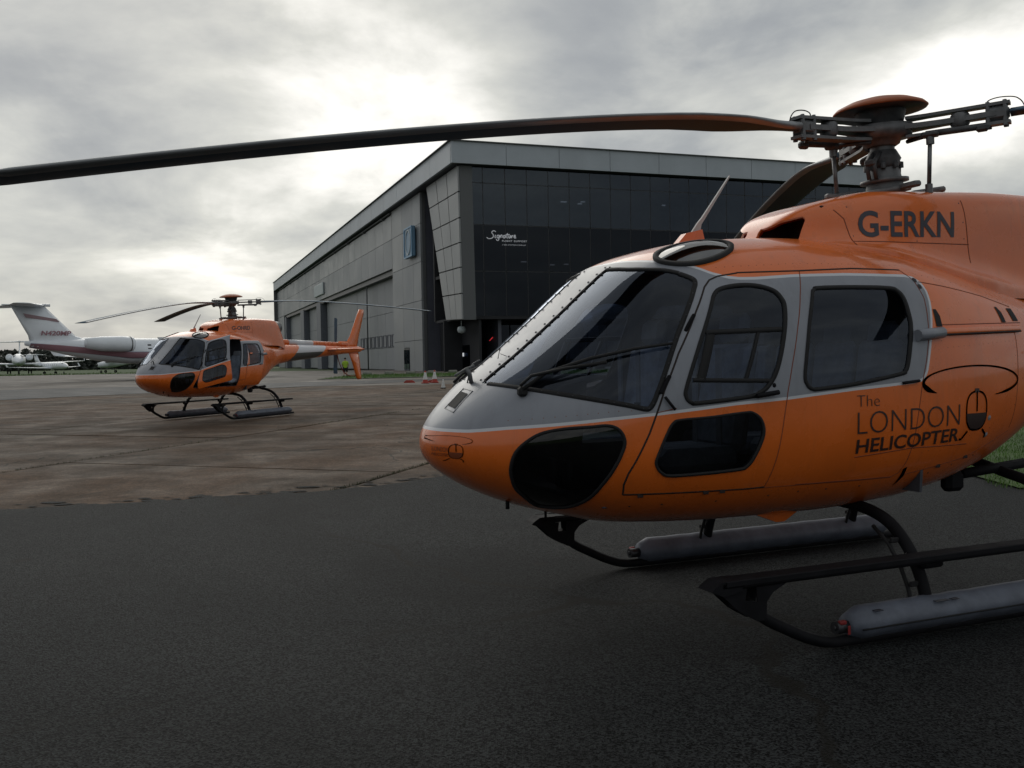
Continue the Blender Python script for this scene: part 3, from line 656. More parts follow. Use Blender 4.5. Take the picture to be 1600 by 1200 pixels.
        g = np.array([(0.93, .795), (1.10, .80), (1.42, .80), (1.75, .81), (1.95, .82), (2.15, .82), (2.4, .82), (2.95, .86), (3.15, .90), (3.35, .945)]); P, N = on_side(HULL_SIDE, g[:, 0], g[:, 1], side); vs, fs = dots(P, N, .011, .003); tag(MB().add(vs, fs).build('drain_holes', M['seam'], body), kind='stuff')
        flat_shape('side_vent', HULL_SIDE, [[(2.925, 1.745), (2.975, 1.745), (2.972, 1.81), (2.95, 1.85), (2.925, 1.85)]], side, M['rubber'], body)
        flat_shape('side_vent', HULL_SIDE, [[(3.61, 1.775), (3.66, 1.775), (3.645, 1.84), (3.61, 1.875), (3.59, 1.875)]], side, M['rubber'], body)
        flat_shape('side_vent', HULL_SIDE, [[(3.76, 1.785), (3.83, 1.785), (3.80, 1.868), (3.735, 1.868)]], side, M['rubber'], body)
        flat_shape('drain_scupper', HULL_SIDE, [[(2.69, .91), (2.715, .92), (2.725, .86), (2.70, .79)]], side, M['seam'], body)
    return S, body

def build_cowling(root):
    st = np.concatenate([np.arange(2.202, 2.36, .008), np.arange(2.36, 3.0, .02), np.arange(3.0, 5.0, .06), np.arange(5.0, 5.37, .04)]); rings = []
    for s in st:
        w, zt = [float(a) for a in _cowl_par(np.array(s))]
        th = np.linspace(0, math.pi / 2, 900); x = w * np.cos(th).clip(0) ** (2 / 7); y = CB + (zt - CB) * np.sin(th) ** (2 / 7)
        zr = float(params(np.array(s))[1]); x = x + .10 * min(1, max(0, (4.6 - s) / .8)) * np.exp(-np.clip(y - (zr - .055), 0, 9) / .055) * (np.cos(th) > 1e-6)
        k = y > min(zr - .16, zt - .02); x, y = x[k], y[k]
        L = np.concatenate([[0], np.cumsum(np.hypot(np.diff(x), np.diff(y)))]); q = np.linspace(0, L[-1], 41); x, y = np.interp(q, L, x), np.interp(q, L, y); x[-1] = 0
        rings.append(np.stack([np.full(81, s), np.concatenate([x, -x[-2::-1]]), np.concatenate([y, y[-2::-1]])], 1))
    G = np.array(rings); ni, nk = G.shape[:2]
    N = np.cross(np.gradient(G, axis=1), np.gradient(G, axis=0)); N /= np.linalg.norm(N, axis=2)[..., None] + 1e-12
    S = Surf(G.reshape(-1, 3), N.reshape(-1, 3))
    F = [(i * nk + k, i * nk + k + 1, (i + 1) * nk + k + 1, (i + 1) * nk + k) for i in range(ni - 1) for k in range(nk - 1)]
    O_IN = [(2.20, 2.312), (2.235, 2.35), (2.275, 2.405), (2.32, 2.438), (2.42, 2.462), (2.43, 2.445), (2.365, 2.325), (2.35, 2.308)]
    for side in (-1, 1):
        _, F = S.clip(F, lambda V: np.where(V[:, 1] * side > .055, sdf(O_IN, V[:, 0], V[:, 2]), .5))
    c = S.mesh('engine_cowling', [(F, 0)], [M['orange'], M['orange']], root, shell=.03, shell_mat=1)
    t = MB(); t.box((2.55, 0, 2.33), (.02, .66, .40)); t.prism([(2.22, 2.1), (2.54, 2.1), (2.54, 2.53), (2.40, 2.48), (2.32, 2.42), (2.26, 2.35), (2.23, 2.29)], 'y', -.012, .012); t.build('intake_blackout', M['seam'], c)  # black plates added to darken the intake and block sky showing through
    for side in (-1, 1):
        side_ribbons('panel_seam', COWL_SIDE, [[(2.605, 2.50), (2.66, 2.44), (2.672, 2.36), (2.675, 2.265)], [(2.672, 2.293), (3.0, 2.298), (3.66, 2.303)], [(3.636, 2.60), (3.645, 2.45), (3.66, 2.18)]], side, .007, .0015, M['seam_soft'], c)
        g = np.array([(2.70, 2.52), (2.70, 2.33), (3.61, 2.58), (3.62, 2.34), (3.2, 2.31), (3.62, 2.45)]); P, N = on_side(COWL_SIDE, g[:, 0], g[:, 1], side); vs, fs = dots(P, N, .008, .003); tag(MB().add(vs, fs).build('fasteners', M['bolt'], c), kind='stuff')
    b = MB(); b.bbox((3.93, 0, 2.71), (.10, .08, .045), .015); b.build('anti_collision_lamp', M['orange'], c)
    e = MB(); T = Matrix.Translation((5.02, 0.0, 2.42)) @ Matrix.Rotation(rad(80), 4, 'Y'); e.lathe([(.17, 0), (.175, .2), (.18, .42), (.16, .43), (.15, .05)], 24, T=T); e.build('exhaust_pipe', M['steel'], c)
    return c

# ------------------------------------------------------------------ helicopter: gear, rotor, cabin, tail
HUBP = Vector((3.355, 0, 3.12)); TILT = rad(-3.0)      # the mast leans forward
def hub_matrix(az): return Matrix.Translation(HUBP) @ Matrix.Rotation(TILT, 4, 'Y') @ Matrix.Rotation(rad(az), 4, 'Z')
def build_gear(root):
    for side in (-1, 1):
        y = side * 1.10
        sk = MB(); sk.tube([(p[0], y, p[1]) for p in smooth_loop([(1.36, .335), (1.47, .235), (1.62, .155), (1.76, .09), (1.90, .05), (2.10, .043), (3.0, .043), (4.55, .043)], 5, False)], .031, 12); skid = sk.build('skid', M['black'], root)
        st = MB(); st.bbox((2.82, y - side * .0, .437), (3.30, .125, .045), .012)
        st.prism([(1.115, .415), (1.13, .43), (1.18, .46), (1.30, .46), (1.30, .405), (1.19, .385)], 'y', y - .0625, y + .0625)
        st.bbox((2.75, y + side * .066, .447), (3.1, .008, .03), .003); st.build('step', M['black'], skid)
        br = MB()
        for yy in (y - .05, y + .042):
            br.prism([(1.16, .412), (1.335, .412), (1.325, .35), (1.285, .30), (1.235, .345)], 'y', yy, yy + .008)
            br.prism([(1.285, .30), (1.325, .35), (1.40, .335), (1.45, .235), (1.40, .235), (1.33, .272)], 'y', yy + .0005, yy + .0085)
            br.prism([(1.395, .412), (1.58, .412), (1.50, .375), (1.46, .33), (1.455, .232), (1.435, .262), (1.40, .33)], 'y', yy + .001, yy + .009)
        br.bbox((1.30, y, .35), (.025, .09, .10), .005); br.build('step_bracket', M['black'], skid)
        fl = MB(); xs = np.linspace(2.02, 4.42, 33); n = 18; vs, fs = [], []; rng = random.Random(5 + side)
        for i, x in enumerate(xs):
            e = min(1, math.sqrt(max(0, min((x - 1.995) / .06, (4.445 - x) / .06)))); lump = 1 + .035 * math.sin(i * 1.9) * (i % 3 == 0) + rng.uniform(-.012, .012)
            for k in range(n):
                a = 2 * math.pi * k / n; rr = .088 * e * lump * (1.0 + .06 * math.cos(4 * a)); vs.append((x, y + rr * math.cos(a) * 1.02, .132 + rr * math.sin(a)))
        fs = [(i * n + k, i * n + (k + 1) % n, (i + 1) * n + (k + 1) % n, (i + 1) * n + k) for i in range(len(xs) - 1) for k in range(n)] + [tuple(range(n))[::-1], tuple(range(len(vs) - n, len(vs)))]
        fl.add(vs, fs, 0, True); flo = fl.build('float_bag', M['float'], skid)
        lc = MB(); P = [(x, y + side * .0925, .118) for x in (2.05, 2.6, 3.2, 3.8, 4.38)]; lc.tube(P, .005, 6); lc.build('float_lacing', M['rubber'], flo)
        mk = MB()
        for x0, c in ((2.16, 4), (2.60, 7), (2.72, 4)):
            for k in range(c): mk.box((x0 + k * .014, y + side * .064, .203), (.007, .03, .004), T=None)
        tag(mk.build('stencil_marks', M['letter'], flo), kind='stuff')
        rt = MB(); rt.bbox((1.975, y + side * .02, .150), (.045, .03, .022), .006); rt.bbox((1.99, y + side * .055, .115), (.018, .008, .05), .003); rt.build('red_safety_flag', M['red'], skid)
        vl = MB(); vl.tube([(1.94, y, .12), (2.03, y, .12)], .035, 12); vl.tube([(1.93, y, .12), (1.95, y, .12)], .014, 8); vl.build('float_valve', M['bolt'], skid)
    for s0 in (2.62, 4.05):
        c = MB(); zz = 0.0 if s0 < 3 else .16
        half = [(0, .665), (.42, .66), (.62, .645), (.78, .60), (.90, .515), (.985, .41), (1.045, .29), (1.08, .17), (1.09, .10)]
        pts = [(s0, -y, z + zz * max(0, 1 - y / 1.0)) for y, z in reversed(half)] + [(s0, y, z + zz * max(0, 1 - y / 1.0)) for y, z in half[1:]]
        pts = smooth_loop(pts, 4, False); c.tube(pts, .036, 12); ct = c.build('cross_tube', M['black'], root)
        for side in (-1, 1):
            hs = MB(); hs.tube([(s0 - .085, side * (y - .02), z + zz * max(0, 1 - y / 1.0) - .03) for y, z in half[3:]], .012, 8)
            for y, z in ((.90, .515), (1.045, .29)): hs.bbox((s0 - .045, side * y, z - .01 + zz * max(0, 1 - y)), (.09, .02, .03), .005)
            hs.build('inflation_hose', M['rubber'], ct)
            cl = MB(); cl.bbox((s0 + .05, side * 1.06, .40), (.16, .06, .07), .015); cl.build('step_clamp', M['black'], ct)
            cf = MB(); cf.lathe([(.05, -.02), (.05, .02)], 14, T=Matrix.Translation((s0, side * .985, .41)) @ Matrix.Rotation(side * rad(-32), 4, 'X')); cf.build('tube_collar', M['steel'], ct)
    for y0 in (-.42, .38):
        b = MB(); b.prism([(1.95, .63), (2.10, .575), (2.16, .575), (2.26, .63)], 'y', y0, y0 + .04); b.build('belly_bracket', M['orange'], root)
    g = MB(); g.tube([(.42, -.2, .80), (.42, -.2, .755)], .012, 8); g.tube([(.70, -.1, .71), (.70, -.1, .66)], .008, 8); g.build('drain_pipe', M['black'], root)
    w = MB(); w.bbox((3.62, -.35, .72), (.16, .10, .14), .03); w.tube([(3.7, -.35, .76), (4.3, -.35, .80)], .035, 8); w.build('cargo_mirror_arm', M['black'], root)

def make_blade():
    """one main blade along +x from the hub"""
    R0, R1 = .80, 5.46; mb = MB(); n = 14; vs, fs = [], []
    rs = np.concatenate([np.linspace(R0, 1.5, 10), np.linspace(1.7, R1 - .06, 22), [R1]])
    for r in rs:
        t = min(1, max(0, (r - .85) / .55)); t = t * t * (3 - 2 * t); ch = .135 + (.35 - .135) * t; th = .052 + (.036 - .052) * t
        if r > R1 - .03: th *= .5
        dz = -.43 * max(0, (r - 1.6) / (R1 - 1.6)) ** 1.35; pitch = rad(4 - 3.5 * (r / R1))
        off = -.01 * t
        for k in range(n):
            a = 2 * math.pi * k / n; cx = math.cos(a) * ch / 2 + off; cz = math.sin(a) * th / 2 * (1 + .45 * math.cos(a))
            vs.append((r, cx * math.cos(pitch) - cz * math.sin(pitch), cx * math.sin(pitch) + cz * math.cos(pitch) + dz))
    fs = [(i * n + k, i * n + (k + 1) % n, (i + 1) * n + (k + 1) % n, (i + 1) * n + k) for i in range(len(rs) - 1) for k in range(n)] + [tuple(range(n))[::-1], tuple(range(len(vs) - n, len(vs)))]
    mb.add(vs, fs, 0, True)
    for q in range((len(rs) - 1) * n):
        if (q % n) in (0, 1, n - 2, n - 1): mb.m[q] = 1
    return mb
def build_rotor(root, az0):
    m = MB(); Tm = Matrix.Translation((3.40, 0, 2.575)) @ Matrix.Rotation(TILT * 1.5, 4, 'Y')
    m.lathe([(.18, 0), (.18, .06), (.13, .075), (.125, .16), (.12, .20), (.105, .28), (.092, .31), (.082, .33), (.08, .55), (.09, .57)], 24, T=Tm); mast = m.build('rotor_mast', M['hub'], root)
    sw = MB(); sw.lathe([(.12, .115), (.175, .12), (.185, .14), (.175, .16), (.12, .165)], 24, T=Tm @ Matrix.Rotation(rad(-5), 4, 'Y'))
    for a in (25, 145, 265): sw.bbox((.25, 0, .145), (.16, .06, .04), .012, T=Tm @ Matrix.Rotation(rad(a), 4, 'Z'))
    sw.lathe([(.12, .195), (.16, .20), (.16, .222), (.11, .227)], 24, T=Tm); sw.build('swashplate', M['hub'], mast)
    for a in (200, 20):
        sc = MB(); T = Tm @ Matrix.Rotation(rad(a), 4, 'Z'); sc.tube([(.09, -.025, .40), (.19, -.025, .33), (.17, -.025, .22)], .015, 8, T=T); sc.tube([(.09, .025, .40), (.19, .025, .33), (.17, .025, .22)], .015, 8, T=T); sc.bbox((.19, 0, .33), (.04, .08, .045), .012, T=T)
        sc.build('scissor_link', M['dkhub'], mast)
    for a in (-12, 170, 80):
        lv = MB(); lv.bbox((.34, 0, .10), (.26, .055, .04), .012, T=Tm @ Matrix.Rotation(rad(a), 4, 'Z') @ Matrix.Rotation(rad(-4), 4, 'Y')); lv.tube([(.45, 0, .11), (.45, 0, .00)], .014, 8, T=Tm @ Matrix.Rotation(rad(a), 4, 'Z'))
        lv.build('control_lever', M['hub'], mast)
    bo = MB(); bo.lathe([(.10, .30), (.118, .32), (.11, .34), (.12, .36), (.11, .38), (.09, .42)], 18, T=Tm)
    for k in range(8): bo.lathe([(.018, .29), (.018, .33), (0, .335)], 8, T=Tm @ Matrix.Rotation(k * math.pi / 4, 4, 'Z') @ Matrix.Translation((.112, 0, 0)))
    bo.build('mast_collar', M['dkhub'], mast)
    # hub: three flexible arms on a central plate
    h = MB(); h.lathe([(.095, -.10), (.12, -.085), (.13, -.055), (.20, -.045), (.21, .035), (.12, .05), (.11, .12), (.0, .125)], 24)
    for a in (0, 120, 240):
        T = Matrix.Rotation(rad(a), 4, 'Z'); h.prism([(.10, -.13), (.26, -.075), (.40, -.05), (.72, -.055), (.72, .055), (.40, .05), (.26, .075), (.10, .13)], 'z', -.017, .017, T=T)
        h.lathe([(.05, -.045), (.06, -.03), (.06, .03), (.05, .045)], 12, T=T @ Matrix.Translation((.50, 0, 0)))
    hub = h.build('rotor_hub', M['hub'], root); hub.matrix_local = hub_matrix(az0)
    c = MB(); c.lathe([(.0, .172), (.26, .168), (.305, .174)], 32, mi=1); c.lathe([(.305, .174), (.312, .182), (.29, .204), (.21, .238), (.12, .260), (.0, .267)], 32); c.lathe([(.12, .045), (.15, .09), (.17, .17)], 24, mi=1); c.bbox((-.02, -.135, .14), (.09, .02, .07), .005, mi=2)
    cap = c.build('rotor_cap', [M['dull_orange'], M['dkhub'], M['steel']], root); cap.matrix_local = hub_matrix(az0 + 30) @ Matrix.Translation((0, 0, -.03))
    bl = make_blade().build('rotor_blade', [M['blade'], M['blade_edge']], root); blades = [bl]
    sl = MB()
    for z in (-.062, .062): sl.prism([(.17, -.07), (.30, -.05), (.80, -.048), (.80, .048), (.30, .05), (.17, .07)], 'z', z - .010, z + .010)
    sl.bbox((.725, 0, 0), (.14, .10, .10), .025)
    for x in (.67, .77):
        for yy in (-.036, .036): sl.lathe([(.016, -.085), (.016, -.066), (.013, .066), (.013, .08), (0, .083)], 10, T=Matrix.Translation((x, yy, 0)))
    sl.build('blade_sleeve', M['hub'], bl)
    da = MB(); da.tube([(.30, -.10, -.075), (.66, -.09, -.08)], .022, 10); da.tube([(.16, .05, -.08), (.34, -.10, -.08)], .015, 8); da.bbox((.33, -.12, -.085), (.11, .09, .035), .012); da.bbox((.64, -.095, -.09), (.08, .05, .05), .015); da.build('blade_damper', M['dkhub'], bl)
    ca = MB(); ca.tube(smooth_loop([(.66, .0, .08), (.68, .01, .10), (.74, .02, .11), (.82, .03, .10), (.86, .03, .07), (.88, .03, .03)], 4, False), .004, 6); ca.build('bonding_cable', M['rubber'], bl)
    pl = MB(); pl.tube([(.31, -.13, -.44), (.33, -.13, -.10)], .014, 8); pl.lathe([(.024, -.03), (.024, .03)], 10, T=Matrix.Translation((.31, -.13, -.44))); pl.lathe([(.026, -.03), (.026, .03)], 10, T=Matrix.Translation((.33, -.13, -.12))); pl.build('pitch_link', M['steel'], bl)
    for k in (1, 2): blades.append(copy_tree(bl, root))
    for k, b in enumerate(blades): b.matrix_local = hub_matrix(az0 + 120 * k); b['blade'] = k
    return blades

def build_tail(root):
    f = MB()
    def fin(pl, th, mb):     # pl: (z, leading x, trailing x)
        vs, fs = [], []; n = 10
        for z, a, b in pl:
            for k in range(n):
                t = 2 * math.pi * k / n; x = (a + b) / 2 - math.cos(t) * (b - a) / 2; vs.append((x, math.sin(t) * th / 2 * (1 + .5 * math.cos(t)), z))
        for i in range(len(pl) - 1): fs += [(i * n + k, i * n + (k + 1) % n, (i + 1) * n + (k + 1) % n, (i + 1) * n + k) for k in range(n)]
        fs += [tuple(range(n))[::-1], tuple(range(len(vs) - n, len(vs)))]; mb.add(vs, fs, 0, True)
    fin([(1.85, 9.0, 9.95), (2.02, 9.2, 9.98), (2.3, 9.50, 10.08), (3.05, 10.02, 10.42), (3.22, 10.16, 10.46)], .10, f); f.build('upper_fin', M['orange'], root)
    f = MB(); fin([(.84, 9.95, 10.18), (.92, 9.86, 10.2), (1.4, 9.62, 10.12), (1.88, 9.3, 10.0)], .08, f); f.build('lower_fin', M['orange'], root)
    s = MB(); vs, fs = [], []; n = 12
    for y in (-1.30, -1.27, -.4, .4, 1.27, 1.30):
        e = .6 if abs(y) > 1.28 else 1
        for k in range(n):
            t = 2 * math.pi * k / n; vs.append((8.05 - math.cos(t) * .26 * e, y, 1.84 + math.sin(t) * .03 * e * (1 + .4 * math.cos(t))))
    fs = [(i * n + k, i * n + (k + 1) % n, (i + 1) * n + (k + 1) % n, (i + 1) * n + k) for i in range(5) for k in range(n)] + [tuple(range(n)), tuple(range(60, 72))]
    s.add(vs, fs, 0, True); s.build('stabiliser', M['orange'], root)
    sp = MB(); sp.tube([(4.9, 0, 2.06), (6.5, 0, 2.045), (8.9, 0, 2.02)], [.10, .085, .07], 12, mi=0); sp.tube([(5.9, 0, 2.05), (7.2, 0, 2.036)], [.096, .085], 12, mi=1); sp.bbox((9.05, 0, 2.04), (.5, .16, .16), .05); sp.build('drive_shaft_cover', [M['orange'], M['white']], root)
    t = MB(); t.tube([(9.25, .05, 1.98), (9.25, .36, 1.98)], .05, 10); t.lathe([(.09, 0), (.09, .07), (.0, .08)], 14, T=Matrix.Translation((9.25, .33, 1.98)) @ Matrix.Rotation(rad(-90), 4, 'X')); t.build('tail_rotor_hub', M['hub'], root)
    for q in (1, -1):
        b = MB(); b.prism([(-.05, .10), (.05, .10), (.09, .28), (.09, .90), (.04, .93), (-.09, .93), (-.09, .28)], 'y', -.011, .011); o = b.build('tail_rotor_blade', M['blade'], root); o.matrix_local = Matrix.Translation((9.25, .40, 1.98)) @ Matrix.Rotation(rad(3 if q > 0 else 183), 4, 'Y') @ Matrix.Rotation(rad(7), 4, 'Z')
    g = MB(); g.tube(smooth_loop([(8.75, .05, 1.78), (8.95, .1, 1.45), (9.25, .12, 1.12), (9.6, .08, .97), (9.95, .0, .98)], 6, False), .014, 8); g.build('tail_guard', M['red'], root)

def build_cabin(root):
    f = MB(); f.bbox((1.75, 0, .80), (1.9, 1.24, .03), .005); f.build('cabin_floor', M['liner'], root)
    b = MB(); b.prism([(-.80, .75), (.80, .75), (.84, 1.3), (.78, 1.9), (.60, 2.12), (-.60, 2.12), (-.78, 1.9), (-.84, 1.3)], 'x', 2.86, 2.88); b.build('rear_bulkhead', M['liner'], root)
    p = MB(); p.prism([(.46, 1.40), (.86, 1.47), (.84, 1.24), (.80, .95), (.58, .95), (.50, 1.2)], 'y', -.34, .34); p.prism([(.40, 1.395), (.90, 1.495), (.90, 1.475), (.40, 1.375)], 'y', -.46, .46); p.bbox((1.12, 0, .95), (.55, .24, .28), .03); p.build('instrument_panel', M['rubber'], root)
    for k, y in enumerate((-.45, .45)):
        s = MB(); s.bbox((1.40, y, 1.02), (.50, .48, .13), .04, mi=0); s.bbox((0, 0, .31), (.10, .46, .62), .04, mi=0, T=Matrix.Translation((1.66, y, 1.05)) @ Matrix.Rotation(rad(10), 4, 'Y')); s.bbox((0, 0, .72), (.08, .26, .17), .035, mi=1, T=Matrix.Translation((1.66, y, 1.05)) @ Matrix.Rotation(rad(10), 4, 'Y')); s.bbox((1.42, y, .88), (.40, .36, .16), .02, mi=2)
        for q in (-.12, .12): s.box((1.585, y + q, 1.36), (.012, .045, .56), mi=1, T=None)
        s.build('front_seat', [M['seat'], M['seat_trim'], M['rubber']], root)
    for k, y in enumerate((-.60, -.20, .20, .60)):
        s = MB(); s.bbox((2.42, y, 1.00), (.46, .37, .12), .035, mi=0); s.bbox((0, 0, .33), (.09, .36, .66), .035, mi=0, T=Matrix.Translation((2.68, y, 1.02)) @ Matrix.Rotation(rad(8), 4, 'Y')); s.bbox((0, 0, .70), (.07, .24, .15), .03, mi=1, T=Matrix.Translation((2.68, y, 1.02)) @ Matrix.Rotation(rad(8), 4, 'Y')); s.bbox((2.46, y, .87), (.34, .28, .14), .02, mi=2)
        s.build('rear_seat', [M['seat'], M['seat_trim'], M['rubber']], root)
    for y in (-.45, .45):
        c = MB(); c.tube(smooth_loop([(1.0, y, .80), (1.08, y, .95), (1.06, y, 1.15), (1.11, y, 1.28), (1.12, y, 1.34)], 4, False), [.011] * 14 + [.018] * 3, 8); c.build('cyclic_stick', M['rubber'], root)
    r = MB(); r.bbox((1.55, 0, 2.14), (.45, .12, .06), .02); r.build('overhead_console', M['liner'], root)
    for y in (-.56, -.36, .36, .56):
        pd = MB(); pd.bbox((.62, y, .98), (.03, .09, .14), .01)
        pd.build('pedal', M['steel'], root)
    hs = MB(); hs.bbox((1.28, -.62, 1.58), (.12, .012, .20), .01, T=None); hs.build('door_map_card', M['seat_trim'], root)

def build_trim(root):
    """roof aerial, wipers, nose grille, temperature probe"""
    a = MB(); a.prism([(1.79, 2.375), (1.855, 2.385), (1.865, 2.43), (1.895, 2.47), (2.09, 2.747), (2.084, 2.751), (1.872, 2.475), (1.835, 2.435)], 'y', -.008, .008, mi=0); a.prism([(1.66, 2.285), (1.88, 2.30), (1.855, 2.395), (1.735, 2.365)], 'y', -.03, .03, mi=1); a.build('roof_aerial', [M['pale_metal'], M['orange']], root)
    for side in (-1, 1):
        w = MB(); P, N = on_side(HULL_SIDE, [.405, .52, .72, .92, 1.105], [1.418, 1.50, 1.575, 1.625, 1.655], side, .035); w.tube(P, [.012, .011, .010, .009, .008], 6)
        P, N = on_side(HULL_SIDE, [.40, .46, .60, .78], [1.425, 1.475, 1.515, 1.55], side, .05); w.tube(P, .009, 6); P, N = on_side(HULL_SIDE, [.395], [1.415], side, .015); w.bbox((0, 0, 0), (.05, .05, .05), .012, T=Matrix.Translation(P[0])); w.build('wiper', M['rubber'], root)
    g = MB(); v0 = -.085
    P, N = on_top([.135, .215, .215, .135], [v0 - .065, v0 - .065, v0 + .045, v0 + .045], .004); g.add(P, [(0, 1, 2, 3)], 0); 
    P2, N2 = on_top(np.array([.12, .235, .235, .12]), np.array([v0 - .085, v0 - .085, v0 + .06, v0 + .06])); vs, fs = ribbon(P2, N2, .004, .004, .004); g.add(vs, fs, 1); g.build('nose_grille', [M['rubber'], M['steel']], root)
    t = MB(); P, N = on_top([.27], [-.06]); b = P[0]; t.tube([b, b + np.array([-.01, 0, .055]), b + np.array([-.03, 0, .085])], .013, 8); t.tube([b + np.array([-.10, 0, .045]), b + np.array([-.03, 0, .085]), b + np.array([.02, 0, .10])], .007, 6)
    P, N = on_top([.27], [-.02]); t.tube(smooth_loop([P[0] + np.array([0, .03, 0]), P[0] + np.array([.03, .03, .10]), P[0] + np.array([.08, .03, .13])], 4, False), .004, 6); t.build('air_probe', M['hub'], root)
    y = MB(); P, N = on_top([.44, .44], [-.06, .03], .01); y.tube([P[0], P[0] + np.array([0.01, -.01, .06])], .0022, 5); y.tube([P[0] + np.array([.01, -.01, .03]), P[0] + np.array([.09, -.08, -.01])], .0016, 5); y.build('yaw_string', M['rubber'], root)
    for side in (-1, 1):
        c = MB(); P, N = on_side(HULL_SIDE, [2.875, 2.89], [2.03, 1.99], side, .004); vs, fs = dots(P, N, .018, .008, 10); c.add(vs, fs); c.build('hinge_bolt', M['bolt'], root)
        P, N = on_side(HULL_SIDE, [3.40, 3.40], [1.18, 1.075], side, .002); c = MB(); vs, fs = dots(P, N, .017, .006, 12); c.add(vs, fs); c.build('static_port', M['seat_trim'], root)


near = empty('helicopter', (-.5018, 5.32, 0), math.atan2(.3875, .922), 'orange helicopter with grey window band in the foreground, large lettering on its side', 'helicopter', 'orange helicopters on the apron')
build_fuselage(near); build_cowling(near); build_gear(near); build_tail(near); build_cabin(near); build_trim(near)
NEAR_AZ = 208 - 22.8; FAR_ANG = 68.5; FAR_AZ = 250.5 - FAR_ANG
build_rotor(near, NEAR_AZ)
# second machine: the same parts, its own lettering, rotor angle and open door
far = empty('helicopter', (0, 0, 0), rad(FAR_ANG), 'orange helicopter with its front door open, parked farther off by the hangar', 'helicopter', 'orange helicopters on the apron')
fh = Vector((-7.65, 26.0)); fa = Vector((math.cos(rad(FAR_ANG)), math.sin(rad(FAR_ANG))))
far.location = (fh.x - 3.355 * fa.x, fh.y - 3.355 * fa.y, .14)
for ch in list(near.children):
    c = copy_tree(ch, far); base = ch.name.split('.')[0]
    if base == 'rotor_blade': c.matrix_local = hub_matrix(FAR_AZ + 120 * ch['blade'])
    if base == 'rotor_hub': c.matrix_local = hub_matrix(FAR_AZ)
    if base == 'rotor_cap': c.matrix_local = hub_matrix(FAR_AZ + 30) @ Matrix.Translation((0, 0, -.03))
    if base == 'front_door' and ch.name == 'front_door':
        h0 = Vector((.97, -.862, 1.20)); h1 = Vector((1.37, -.745, 1.96)); ax = (h1 - h0).normalized()
        c.matrix_local = Matrix.Translation(h0) @ Matrix.Rotation(rad(-46), 4, ax) @ Matrix.Translation(-h0); c['label'] = 'front door swung open'
    if base == 'rear_door' and ch.name == 'rear_door': c.location = (.72, .02, 0); c['label'] = 'rear door slid back'
# lettering
side_text('registration', COWL_SIDE, 'G-ERKN', 2.752, 2.322, 3.545, 2.495, -1, M['letter'], near, offset=.02, shear=.12, zslope=.03)
side_text('registration', COWL_SIDE, 'G-OHRD', 2.80, 2.345, 3.55, 2.455, -1, M['letter'], far, offset=.02, shear=.12, zslope=.03)
side_text('logo_lettering', HULL_SIDE, 'The', 2.257, 1.293, 2.425, 1.357, -1, M['logo'], near, offset=-.018, zslope=0)
side_text('logo_lettering', HULL_SIDE, 'LONDON', 2.262, 1.137, 3.09, 1.262, -1, M['logo'], near, offset=-.017, zslope=.02)
side_text('logo_lettering', HULL_SIDE, 'HELICOPTER', 2.262, 1.025, 3.10, 1.108, -1, M['logo'], near, offset=.016, zslope=.035)
def emblem(cx, cz, w, h, side, parent, rot_c, rot_r, name='logo_emblem', lm='logo'):
    L = []; t = np.linspace(0, 2 * math.pi, 41)
    L += stroke([(cx + w / 2 * np.sign(math.cos(a)) * abs(math.cos(a)) ** .75, cz + h / 2 * np.sign(math.sin(a)) * abs(math.sin(a)) ** .75) for a in t], w * .055)
    lo = [(cx + w / 2 * np.sign(math.cos(a)) * abs(math.cos(a)) ** .75, cz + h / 2 * np.sign(math.sin(a)) * abs(math.sin(a)) ** .75) for a in np.linspace(math.pi * 1.02, math.pi * 1.98, 24)]
    L.append(lo); L += stroke([(cx, cz - .02 * h), (cx, cz + h / 2)], w * .06); L.append([(cx - w * .1, cz + h * .47), (cx + w * .1, cz + h * .47), (cx + w * .1, cz + h * .58), (cx - w * .1, cz + h * .58)])
    L += stroke([(cx - w * .38, cz - h * .52), (cx - w * .62, cz - h * .72), (cx - w * .72, cz - h * .72)], w * .07); L += stroke([(cx + w * .38, cz - h * .50), (cx + w * .60, cz - h * .64), (cx + w * .60, cz - h * .74)], w * .07)
    a = np.linspace(math.pi * 1.22, -math.pi * .36, 60); ww = np.interp(np.linspace(0, 1, 60), [0, .06, .25, .7, .93, 1], [.003, .034, .009, .012, .018, .004]) * rot_r[0] / .475
    flat_shape(name.replace('emblem', 'rotor_ring'), HULL_SIDE, stroke([(rot_c[0] + rot_r[0] * math.cos(q), rot_c[1] + rot_r[1] * math.sin(q)) for q in a], ww), side, M[lm], parent)
    return flat_shape(name, HULL_SIDE, L, side, M[lm], parent)
emblem(3.255, 1.232, .205, .235, -1, near, (3.25, 1.412), (.475, .095))
emblem(.085, 1.105, .05, .075, -1, near, (.075, 1.165), (.072, .022), 'nose_emblem', 'faded_logo')
side_text('nose_lettering', HULL_SIDE, 'LONDON', .012, 1.10, .058, 1.125, -1, M['faded_logo'], near, step=.01)
side_text('nose_lettering', HULL_SIDE, 'HELICOPTER', .014, 1.075, .058, 1.092, -1, M['faded_logo'], near, offset=.01, step=.01)

